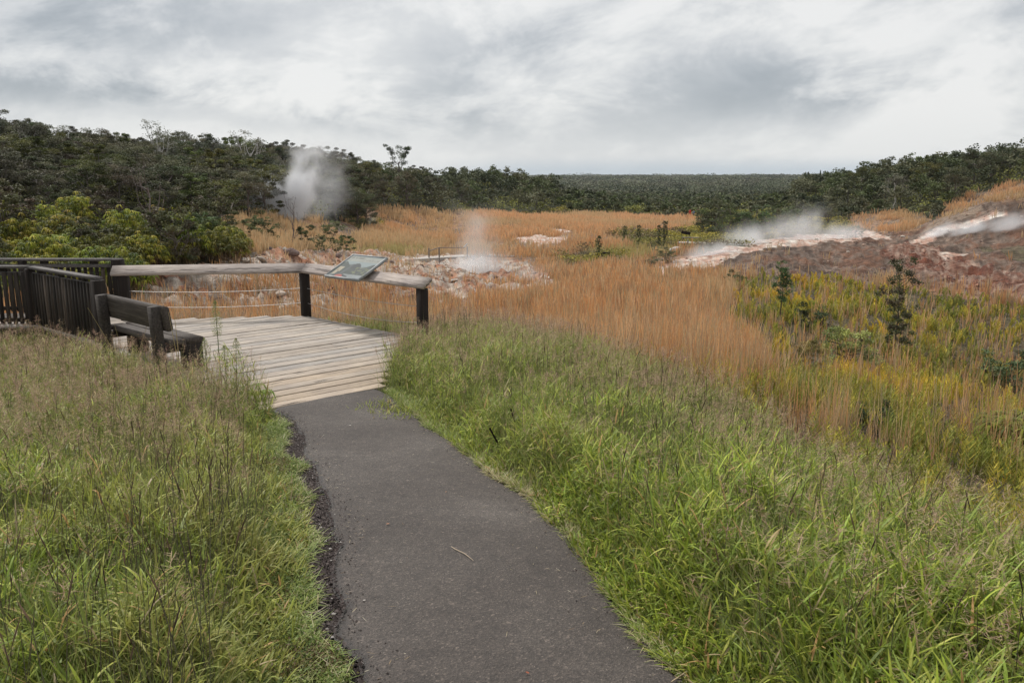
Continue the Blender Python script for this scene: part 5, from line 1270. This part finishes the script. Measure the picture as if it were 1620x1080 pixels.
def rocks():
    rng = RS(51); kinds = [((.50, .44, .38), 'pale grey'), ((.34, .17, .11), 'rust red'), ((.20, .14, .12), 'dark brown'), ((.58, .50, .42), 'whitish'), ((.36, .25, .19), 'tan')]
    ms = [[rock_mesh(i*3+q, k[0]) for q in range(3)] for i, k in enumerate(kinds)]
    m, nt, out = newmat('mineral_rock'); c = N(nt, 'ShaderNodeVertexColor', layer_name='Col'); geo = N(nt, 'ShaderNodeNewGeometry'); b = noise(nt, 5, 8, .7, geo.outputs['Position'])
    r = cramp(nt, b.outputs[0], [(.3, (.6, .5, .45)), (.5, (1, 1, 1)), (.7, (1.35, 1.3, 1.25))]); x = mix(nt, 'MULTIPLY', 1, c.outputs[0], r.outputs[0]); p = N(nt, 'ShaderNodeBsdfPrincipled', i_Roughness=.9)
    L(nt, x.outputs[0], p.inputs['Base Color']); L(nt, bump(nt, b.outputs[0], 1, .15).outputs[0], p.inputs['Normal']); L(nt, p.outputs[0], out.inputs[0])
    def put(px_lo, px_hi, d0, d1, n, s0, s1, where, zs, mixk):
        k = 0; tries = 0
        while k < n and tries < 4000:
            tries += 1; px_ = rng.uniform(px_lo, px_hi); d = rng.uniform(d0, d1); x, y, _ = pix(px_, 450, d); z = gz1(x, y); zz = gzone(np.array([x]), np.array([y]))[0]
            if zz not in zs: continue
            qi = mixk[rng.randint(len(mixk))]; s = rng.uniform(s0, s1)*rng.uniform(.6, 1.)
            o = link_mesh('rock', ms[qi][rng.randint(3)], m); o.location = (x, y, z+s*.1); o.rotation_euler = (rng.uniform(-.3, .3), rng.uniform(-.3, .3), rng.uniform(0, 6.28)); o.scale = (s, s*rng.uniform(.7, 1.2), s*rng.uniform(.6, 1))
            tag(o, f'{kinds[qi][1]} rock {where}', 'rock', f'{kinds[qi][1]} rocks {where}'); k += 1
    put(215, 880, 36, 66, 62, .15, .65, 'on the steaming bank behind the rail', (Z_ROCK,), (0, 1, 2, 3, 4, 1, 4))
    put(1440, 1640, 46, 62, 30, .08, .22, 'on the red broken ground below the brown mound', (Z_RED,), (1, 2, 1, 2))
    put(1060, 1640, 58, 95, 40, .12, .35, 'on the brown mound', (Z_BROWN, Z_WHITE), (2, 4, 0))
rocks()
def rubble():
    rng = RS(61); a = Acc(); x, y, r = scatter(60000, rng, 34, 100, -26, 42, .3); z = gzone(x, y); pn_ = fbm(x*.7, y*.7, 3, 7)
    pr = np.select([z == Z_ROCK, z == Z_RED, z == Z_WHITE, z == Z_BROWN, z == Z_DRY], [.35, .4, .2, .15, .3], 0)*np.clip(4*(pn_-.38), .05, 1)
    ok = rng.rand(len(x)) < pr; x, y, r, z = x[ok], y[ok], r[ok], z[ok]; n = len(x)
    c = pick(rng, [(.46, .40, .34), (.30, .15, .10), (.16, .11, .09), (.56, .52, .46), (.36, .24, .17), (.10, .07, .06)], n, .25); br_ = z != Z_ROCK; c[br_] = pick(rng, [(.20, .11, .08), (.14, .09, .07), (.26, .17, .12), (.30, .21, .16), (.17, .07, .045)], br_.sum(), .25); s = (.03+.18*rng.rand(n)**4)[:, None]*np.where(br_, .75, 1)[:, None]
    tpl = np.array([(-1, -.3, -.4), (.1, -1, -.4), (1, .2, -.4), (-.1, 1, -.4), (-.5, -.2, .5), (.2, -.5, .6), (.5, .2, .45), (-.1, .5, .5)])
    rot = rng.uniform(0, 6.28, n); ca, sa = np.cos(rot)[:, None], np.sin(rot)[:, None]; J = rng.uniform(.7, 1.3, (n, 8))
    V = np.stack([x[:, None]+(tpl[:, 0]*ca-tpl[:, 1]*sa)*s*J, y[:, None]+(tpl[:, 0]*sa+tpl[:, 1]*ca)*s*J, gz(x, y)[:, None]+tpl[:, 2]*s*J*.8+s*.15], -1)
    f = np.array([(4, 5, 6, 7), (0, 1, 5, 4), (1, 2, 6, 5), (2, 3, 7, 6), (3, 0, 4, 7)])[None]+(np.arange(n)*8)[:, None, None]
    a.add(V, f, np.repeat(c, 8, 0)); o = a.build('rubble', bpy.data.materials['mineral_rock']); tag(o, 'loose stones and broken crust strewn over the mineral ground', 'rubble', kind='stuff')
    b = Acc(); n = 260; t = rng.uniform(2.6, 9.6, n); sd_ = np.where(rng.rand(n) < .5, -1, 1); d = np.abs(rng.normal(0, .16, n)); w_ = rng.rand(n) < .12; d[w_] = rng.uniform(0, .7, w_.sum())
    x = edge_x(t, -1)*(sd_ < 0)+edge_x(t, 1)*(sd_ > 0)-sd_*(d+.01); l = rng.uniform(.008, .045, n)
    strips(b, np.stack([x, t, path_z(t)+.017], 1), rng.uniform(0, 6.28, n), l, .002, rng.uniform(.0015, .004, n), pick(rng, [(.45, .38, .25), (.32, .24, .15), (.52, .47, .36), (.2, .14, .09)], n), k=2, prof=np.array([.6, 1, .4]))
    o = b.build('grass_litter', M_dry); tag(o, 'scraps of dry grass and leaf blown onto the borders of the asphalt', 'litter', kind='stuff')
rubble()

# ------------------------------------------------------------------ far boardwalk with its rail, benches, people
def walkway():
    mp_ = simple('pale_boardwalk_boards', (.42, .38, .34), .8)
    def far(px_, d, lift=0.): x, y, _ = pix(px_, 405, d); return np.array([x, y, gz1(x, y)+lift])
    root = empty('boardwalk', tuple(far(700, 76))); of = np.array(root.location); a = Acc(); P = [far(636, 74), far(690, 76.5), far(760, 79.5), far(840, 80)]
    zt = [2.7-74*math.tan(math.radians(5.57)), 2.7-76.5*math.tan(math.radians(5.45)), 2.7-79.5*math.tan(math.radians(5.3)), 2.7-80*math.tan(math.radians(5.38))]
    P = [np.array([p[0], p[1], z]) for p, z in zip(P, zt)]
    for p, q in zip(P[:-1], P[1:]): beam(a, p-of, q-of+(q-p)*.004, 1.6, .08, (1, 1, 1))
    a.build('decking', mp_, root)
    a = Acc()
    for p, q in zip(P[:-1], P[1:]):
        dd = (q-p)/np.linalg.norm(q-p); sd_ = np.array([-dd[1], dd[0], 0])*-.74
        beam(a, p-of+sd_-[0, 0, .16], q-of+sd_-[0, 0, .16], .06, .22, (.8, .75, .7))
    a.build('rim_board', mp_, root)
    for i in range(9):
        t = i/8*3; k_ = min(int(t), 2); p = P[k_]+(P[k_+1]-P[k_])*(t-k_); b = Acc(); box(b, 0, 0, -.55, .14, .14, 1.0, (.35, .3, .28)); o = b.build('support_post', mp_, root); o.location = p-of
    tag(root, 'pale low boardwalk passing behind the steaming pit in the basin', 'boardwalk')
    # handrail
    r2 = empty('handrail', tuple(P[1])); mg = simple('grey_handrail_timber', (.20, .17, .15), .8); z1 = .95
    A_, B_, C_ = np.array([-.55, -1.1, 0]), np.array([.35, -.7, 0]), np.array([2.6, -.5, 0]); D_ = C_+np.array([.25, 1.2, 0])
    for p in (A_, B_, D_): b = Acc(); box(b, 0, 0, z1/2-.1, .12, .12, z1+.2, (1, 1, 1)); o = b.build('post', mg, r2); o.location = p
    b = Acc(); beam(b, A_+[0, 0, z1-.25], B_+[0, 0, z1], .12, .07, (1, 1, 1)); beam(b, B_+[0, 0, z1], C_+[0, 0, z1], .12, .07, (1.2, 1.2, 1.2)); beam(b, C_+[0, 0, z1], D_+[0, 0, z1+.25], .14, .07, (1.4, 1.4, 1.4)); b.build('top_rail', mg, r2)
    tag(r2, 'grey wooden handrail beside the far boardwalk, at the edge of the steam', 'handrail')
    # the walk beyond the ridge, with a seat and a white boulder
    x, y, _ = pix(1105, 400, 78); q = empty('boardwalk', (x, y, gz1(x, y)+.25)); a = Acc(); beam(a, (-1.8, .8, .12), (.8, 0, .12), 1.2, .07, (1.3, 1.3, 1.3)); beam(a, (.8, 0, .12), (4.5, -.6, -.02), 1.2, .07, (1.3, 1.3, 1.3)); a.build('decking', mp_, q)
    for px_, py_ in ((.6, -.55), (2.4, -.8), (-1.0, .1)): b = Acc(); box(b, 0, 0, 0, .12, .12, 1.3, (.3, .27, .25)); o = b.build('post', mg, q); o.location = (px_, py_, -.2)
    tag(q, 'short pale boardwalk end emerging behind the low end of the white ridge', 'boardwalk')
    x, y, _ = pix(1093, 395, 82); q = empty('trail_bench', (x, y, gz1(x, y)+.35), -.15); dkm = M_darkwood
    b = Acc(); beam(b, (-.9, 0, .5), (.95, 0, .5), .5, .07, (2, 2, 2)); b.build('seat', mg, q)
    b = Acc(); beam(b, (-.95, .35, 1.0), (-.1, .35, .85), .08, .3, (1, 1, 1)); b.build('backrest', dkm, q)
    for xx in (-.75, .8): b = Acc(); box(b, xx, 0, .1, .12, .4, .72, (1, 1, 1)); b.build('leg', dkm, q)
    tag(q, 'dark timber bench beside the thicket behind the low end of the white ridge', 'bench')
    x, y, _ = pix(1068, 400, 76); o = link_mesh('boulder', rock_mesh(77, (.72, .70, .68)), bpy.data.materials['mineral_rock']); o.location = (x, y, gz1(x, y)+.2); o.scale = (.6, .5, .55); tag(o, 'white boulder at the foot of the small far boardwalk', 'boulder')
    x, y, _ = pix(957, 403, 72); q = empty('trail_bench', (x, y, gz1(x, y)+.35), .1); b = Acc(); beam(b, (-.35, 0, .42), (.4, 0, .42), .3, .16, (1, 1, 1)); b.build('seat', dkm, q)
    for xx in (-.25, .3): b = Acc(); box(b, xx, 0, .1, .1, .24, .5, (1, 1, 1)); b.build('leg', dkm, q)
    tag(q, 'small black bench half sunk in the yellow green scrub', 'bench')
walkway()

def person(px_, d, coat, legs, hair, label, h=1.7, stride=.16, rz=0.):
    """a walker: one skinned body, with clothing as colours of separate shells over it"""
    x, y, _ = pix(px_, 350, d); z = gz1(x, y); s = h/1.7
    def skin(name, V, E, R, mat, parent=None, lv=2):
        me = bpy.data.meshes.new(name); me.from_pydata([tuple(np.array(v)*s) for v in V], E, []); o = link_mesh(name, me, mat, parent)
        md = o.modifiers.new('skin', 'SKIN'); sk = me.skin_vertices[0].data
        for i, r_ in enumerate(R): sk[i].radius = (r_*s, r_*s*.85)
        sk[0].use_root = True; ss = o.modifiers.new('sub', 'SUBSURF'); ss.levels = ss.render_levels = lv; return o
    msk = simple('skin_tone', (.42, .26, .18), .6)
    V = [(0, 0, .93), (0, 0, 1.15), (0, 0, 1.38), (0, .01, 1.47), (0, .02, 1.55), (0, .02, 1.66), (.17, 0, 1.38), (.23, .03, 1.12), (.22, .12, .90), (-.17, 0, 1.38), (-.23, -.02, 1.12), (-.23, .06, .90), (.09, 0, .88), (.10, stride, .5), (.10, stride*.9, .08), (.10, stride+.12, .03), (-.09, 0, .88), (-.10, -stride*.4, .5), (-.10, -stride*1.4, .10), (-.10, -stride*1.2+.08, .03)]
    E = [(0, 1), (1, 2), (2, 3), (3, 4), (4, 5), (2, 6), (6, 7), (7, 8), (2, 9), (9, 10), (10, 11), (0, 12), (12, 13), (13, 14), (14, 15), (0, 16), (16, 17), (17, 18), (18, 19)]
    R = [.14, .13, .14, .055, .085, .08, .06, .045, .035, .06, .045, .035, .085, .06, .045, .04, .085, .06, .045, .04]
    body = skin('person', V, E, R, msk); body.location = (x, y, z); body.rotation_euler = (0, 0, rz)
    skin('jacket', [V[0], V[1], V[2], (0, 0, 1.44), V[6], V[7], (.22, .10, .96), V[9], V[10], (-.23, .05, .96)], [(0, 1), (1, 2), (2, 3), (2, 4), (4, 5), (5, 6), (2, 7), (7, 8), (8, 9)], [.165, .16, .165, .08, .078, .062, .052, .078, .062, .052], simple('jacket', coat, .8), body)
    skin('trousers', [V[0]]+V[12:15]+V[16:19], [(0, 1), (1, 2), (2, 3), (0, 4), (4, 5), (5, 6)], [.15, .10, .08, .065, .10, .08, .065], simple('trousers', legs, .8), body)
    skin('hair', [(0, -.01, 1.60), (0, -.02, 1.70), (0, .02, 1.735)], [(0, 1), (1, 2)], [.085, .085, .06], simple('hair', hair, .8), body, 1)
    tag(body, label, 'person')
person(1091, 176, (.62, .03, .02), (.5, .04, .03), (.03, .02, .015), 'distant person in red walking through the orange field', 1.75, rz=.4)
person(1097, 174, (.12, .20, .30), (.03, .04, .07), (.03, .02, .015), 'distant person in a blue top walking beside the one in red', 1.7, rz=.2)
person(1103.5, 178, (.03, .03, .03), (.02, .02, .03), (.02, .015, .01), 'distant person in black half hidden by the thicket', 1.75, rz=.1)

# ------------------------------------------------------------------ steam
def steam(name, loc, size, density, label, lean=(0, 0), grow=.6, nscale=1.1, thr=(.42, .72), rz=0., rot=(0, 0)):
    """a plume: a closed hull filled with scattering vapour; local z from -1 at the vent to 1 at the top"""
    bpy_m = bpy.data.meshes.new(name)
    n, m = 20, 12; V = []; lx, ly = lean
    def cx(z): t = (z+1)/2; return lx*t*t, ly*t*t
    for i in range(m+1):
        z = -1+2*i/m; t = (z+1)/2; w = (grow+(1-grow)*t)*1.0
        if i in (0, m): w *= .55
        c = cx(z)
        for j in range(n): V.append(((c[0]+w*math.cos(j*2*math.pi/n)), (c[1]+w*math.sin(j*2*math.pi/n)), z))
    Fc = [(i*n+j, i*n+(j+1) % n, (i+1)*n+(j+1) % n, (i+1)*n+j) for i in range(m) for j in range(n)]+[tuple(range(n))[::-1], tuple(range(m*n, m*n+n))]
    bpy_m.from_pydata(V, [], Fc); bpy_m.update()
    mt, nt, out = newmat(name+'_vapour'); Ex.nt = nt
    tc = N(nt, 'ShaderNodeTexCoord'); sep = N(nt, 'ShaderNodeSeparateXYZ'); L(nt, tc.outputs['Object'], sep.inputs[0]); X, Y, Z = (Ex(sep.outputs[i]) for i in range(3))
    T_ = (Z+1.)*.5; T2 = T_*T_; w = T_*(1-grow)+grow
    dx = (X-T2*lx)/w; dy = (Y-T2*ly)/w; rad = Ex.op('SQRT', dx*dx+dy*dy)
    mp = N(nt, 'ShaderNodeMapping'); geo = N(nt, 'ShaderNodeNewGeometry'); L(nt, geo.outputs['Position'], mp.inputs[0]); sc = nscale*.42
    mp.inputs['Scale'].default_value = (sc, sc, sc*.85); mp.inputs['Rotation'].default_value = (0, .5, 0)
    nz = noise(nt, 1., 7, .64, mp.outputs[0], .35)
    fall = smooth_ex(1.-rad, 0., 1.)*smooth_ex(1.-T_, 0., .8)*smooth_ex(T_, -.02, .12)
    d = smooth_ex(Ex(nz.outputs[0])-(1.-fall)*.42, .12, .56)*fall*density*.5
    vs = N(nt, 'ShaderNodeVolumePrincipled'); vs.inputs['Color'].default_value = (.97, .98, 1, 1); vs.inputs['Anisotropy'].default_value = .1; L(nt, d.v, vs.inputs['Density']); L(nt, vs.outputs[0], out.inputs['Volume'])
    o = link_mesh('steam', bpy_m, mt); o.location = loc; o.scale = size; o.rotation_euler = (rot[0], rot[1], rz); tag(o, label, 'steam', kind='stuff'); return o
def vent(px_, d, lift=0.): x, y, _ = pix(px_, 400, d); return np.array([x, y, gz1(x, y)+lift])
def plumes():
    p = vent(470, 90); h = 5.9; steam('steam', (p[0], p[1], p[2]+h-.3), (5.4, 3.6, h), 4.2, 'largest plume of white steam rising before the wooded hill', (.85, 0), .55, 1.0)
    p = vent(425, 91); h = 3.0; steam('steam', (p[0], p[1], p[2]+h-.2), (7.2, 3.2, h*1.3), 8.0, 'low spread of steam drifting at the foot of the largest plume', (.7, 0), .75, .9)
    p = vent(520, 100); h = 7.2; steam('steam', (p[0], p[1], p[2]+h-.3), (6.4, 3., h), .7, 'thin veil of steam above the largest plume', (.2, 0), .6, .9)
    p = vent(752, 68); h = 5.0; steam('steam', (p[0], p[1], p[2]+h-.3), (5.0, 2.6, h), .75, 'thin column of steam rising from the pit before the far boardwalk', (.1, 0), .6, .9)
    p = vent(750, 66); h = 1.5; steam('steam', (p[0], p[1], p[2]+h-.1), (5.4, 2.6, h), 1.7, 'dense low steam lying in the pit before the far boardwalk', (0, 0), .9, 1.)
    p = vent(845, 60); h = 1.2; steam('steam', (p[0], p[1], p[2]+h), (3.6, 2., h), .35, 'faint steam over the rocks at the end of the bank', (0, 0), .9, 1.3)
    p = vent(590, 118); h = 2.6; steam('steam', (p[0], p[1], p[2]+h-.2), (2.8, 2., h), .7, 'small puff of steam at the corner of the wood', (-.2, 0), .5, 1.3)
    for px_, d, w, h, den, lb in ((1120, 70, 4.2, 1.0, 1.3, 'low steam creeping over the low end of the white ridge'), (1180, 77, 4.6, 1.5, 1.5, 'steam rolling off the middle of the white ridge'), (1255, 82, 5.2, 2.4, 1.0, 'taller thin steam behind the crest of the white ridge'), (1330, 86, 5.0, 1.4, 1.0, 'steam hugging the high end of the white ridge')):
        p = vent(px_, d); steam('steam', (p[0], p[1], p[2]+h-.2), (w*1.15, 2.4, h*1.15), den*1.3, lb, (.35, 0), .85, 1.0)
    # streak along the pale bank of the steep hill
    for px_, d, w, h, den, lb, tilt in ((1478, 84, 3.0, .9, 2.2, 'bright steam jet at the foot of the pale bank on the steep hill', -.35), (1530, 82, 3.8, 1.1, 1.9, 'steam streaming across the middle of the pale bank', -.22), (1592, 80, 4.4, 1.4, 1.1, 'fading steam at the upper end of the pale bank', -.15)):
        p = vent(px_, d); steam('steam', (p[0], p[1], p[2]+h*.8), (w, 2.0, h*.8), den*1.3, lb, (.2, 0), .8, 1.3, rot=(0, tilt))
plumes()

me = bpy.data.meshes.new('haze'); bx = [(-7000, -300, -45), (7000, -300, -45), (7000, 9500, -45), (-7000, 9500, -45)]; bx += [(a_, b_, 60) for a_, b_, _ in bx]
me.from_pydata(bx, [], [(0, 3, 2, 1), (4, 5, 6, 7), (0, 1, 5, 4), (1, 2, 6, 5), (2, 3, 7, 6), (3, 0, 4, 7)])
mt, nt, out = newmat('haze_air'); vs = N(nt, 'ShaderNodeVolumePrincipled'); vs.inputs['Color'].default_value = (.86, .92, 1, 1); vs.inputs['Density'].default_value = .00005; L(nt, vs.outputs[0], out.inputs['Volume'])
tag(link_mesh('haze', me, mt), kind='stuff', label='faint haze over the far forest')
# ------------------------------------------------------------------ sky and light
SUN_EL, SUN_AZ = math.radians(52), math.radians(-40)     # bearing from the view direction, towards the wood
w = bpy.data.worlds.new('World'); SC.world = w; w.use_nodes = True; nt = w.node_tree; nt.nodes.clear(); Ex.nt = nt
out = N(nt, 'ShaderNodeOutputWorld'); tc = N(nt, 'ShaderNodeTexCoord'); sep = N(nt, 'ShaderNodeSeparateXYZ'); L(nt, tc.outputs['Generated'], sep.inputs[0]); X, Y, Z = (Ex(sep.outputs[i]) for i in range(3))
az = Ex.op('ARCTAN2', X, Y); el = Ex.op('ARCSINE', Z)
comb = N(nt, 'ShaderNodeCombineXYZ'); k = Z.abs()+.42
L(nt, (X/k).v, comb.inputs[0]); L(nt, (Y/k).v, comb.inputs[1]); L(nt, (Z*1.5).v, comb.inputs[2])
n1_ = noise(nt, 1.1, 9, .58, comb.outputs[0], .35); n2_ = noise(nt, 3.2, 8, .6, comb.outputs[0], .5)
cb2 = N(nt, 'ShaderNodeCombineXYZ'); L(nt, az.v, cb2.inputs[0]); L(nt, (el*1.9-az*.35).v, cb2.inputs[1]); n3_ = noise(nt, 3.4, 10, .62, cb2.outputs[0], .2)
wx = (Ex(n3_.outputs[0])-.5)*.30; wy = (Ex(n2_.outputs[0])-.5)*.10
def blob(px_, py_, sx, sy, slope, amp):
    a0 = math.atan((px_-810)/F/cT); e0 = math.atan((540-py_)/F)-PIT
    da = (az+wx-a0); de = (el+wy-e0)-da*slope
    return ((da*(F/sx))**2.+(de*(F/sy))**2.)*-1.
def B(*a): return blob(*a).exp()*a[-1]
dark = B(230, 170, 210, 27, -.03, .50)+B(480, 192, 160, 22, -.10, .42)+B(30, 70, 190, 80, .2, .55)+B(1340, 175, 95, 27, .08, .48)+B(1150, 165, 130, 40, .2, .34)+B(860, 45, 220, 45, .45, .30)+B(1480, 80, 190, 32, .55, .20)+B(690, 190, 120, 26, -.1, .22)+B(1010, 130, 160, 45, .3, .22)
light = B(620, 70, 260, 60, .2, .30)+B(930, 130, 70, 60, .3, .35)+B(1130, 60, 180, 40, .3, .25)+B(200, 110, 250, 25, 0, .16)+B(1560, 130, 60, 60, .8, .25)
base = (Ex(n1_.outputs[0])-.5)*.75+(Ex(n3_.outputs[0])-.5)*1.2+(Ex(n2_.outputs[0])-.5)*.50
bl = smooth_ex(Ex(n3_.outputs[0])*.6+Ex(n2_.outputs[0])*.4, .44, .58)-.5
v = (base*.95+bl*.34+.79+light*.5-dark*.85).clamp()
cr = cramp(nt, v.v, [(.0, (.38, .42, .46)), (.28, (.51, .545, .58)), (.55, (.69, .71, .73)), (.8, (.84, .85, .85)), (1., (.94, .94, .93))])
# bluish band just over the horizon towards the sea
hz = smooth_ex(el*-1., -.026, -.004)*smooth_ex(az, -.12, .02); m1 = mix(nt, 'MIX', (hz*.75).v, cr.outputs[0], (.50, .60, .69))
m1b = mix(nt, 'MIX', (smooth_ex(el*-1., -.09, -.02)*.55).v, cr.outputs[0], (.84, .86, .87)); L(nt, m1b.outputs[0], m1.inputs[1])
bg1 = N(nt, 'ShaderNodeBackground'); L(nt, m1.outputs[0], bg1.inputs[0])
L(nt, (smooth_ex(el, .3, 1.2)*-.12+.93).v, bg1.inputs[1])     # sky dimmed a little overhead, for less fill light
st = N(nt, 'ShaderNodeTexSky', sky_type='NISHITA', sun_disc=False, sun_elevation=SUN_EL, sun_rotation=SUN_AZ); bg2 = N(nt, 'ShaderNodeBackground'); bg2.inputs[1].default_value = .1; L(nt, st.outputs[0], bg2.inputs[0])
ms = N(nt, 'ShaderNodeMixShader'); ms.inputs[0].default_value = .93; L(nt, bg2.outputs[0], ms.inputs[1]); L(nt, bg1.outputs[0], ms.inputs[2]); L(nt, ms.outputs[0], out.inputs[0])
ld = bpy.data.lights.new('sun', 'SUN'); ld.energy = 3.5; ld.angle = math.radians(10); ld.color = (1, .965, .92); lo = bpy.data.objects.new('sun', ld); C.objects.link(lo)
sv = Vector((math.sin(SUN_AZ)*math.cos(SUN_EL), math.cos(SUN_AZ)*math.cos(SUN_EL), math.sin(SUN_EL))); lo.rotation_euler = sv.to_track_quat('Z', 'Y').to_euler(); lo.location = (0, 0, 40)

SC.view_settings.view_transform = 'Standard'; SC.view_settings.look = 'None'; SC.view_settings.exposure = 0; SC.view_settings.gamma = 1
cy = SC.cycles; cy.max_bounces = 7; cy.diffuse_bounces = 3; cy.glossy_bounces = 2; cy.transmission_bounces = 3; cy.volume_bounces = 4; cy.transparent_max_bounces = 6
cy.volume_step_rate = 1.5; cy.volume_max_steps = 96; cy.use_denoising = True; cy.use_adaptive_sampling = True; cy.adaptive_threshold = .02
print('done', round(time.time()-T0, 1))
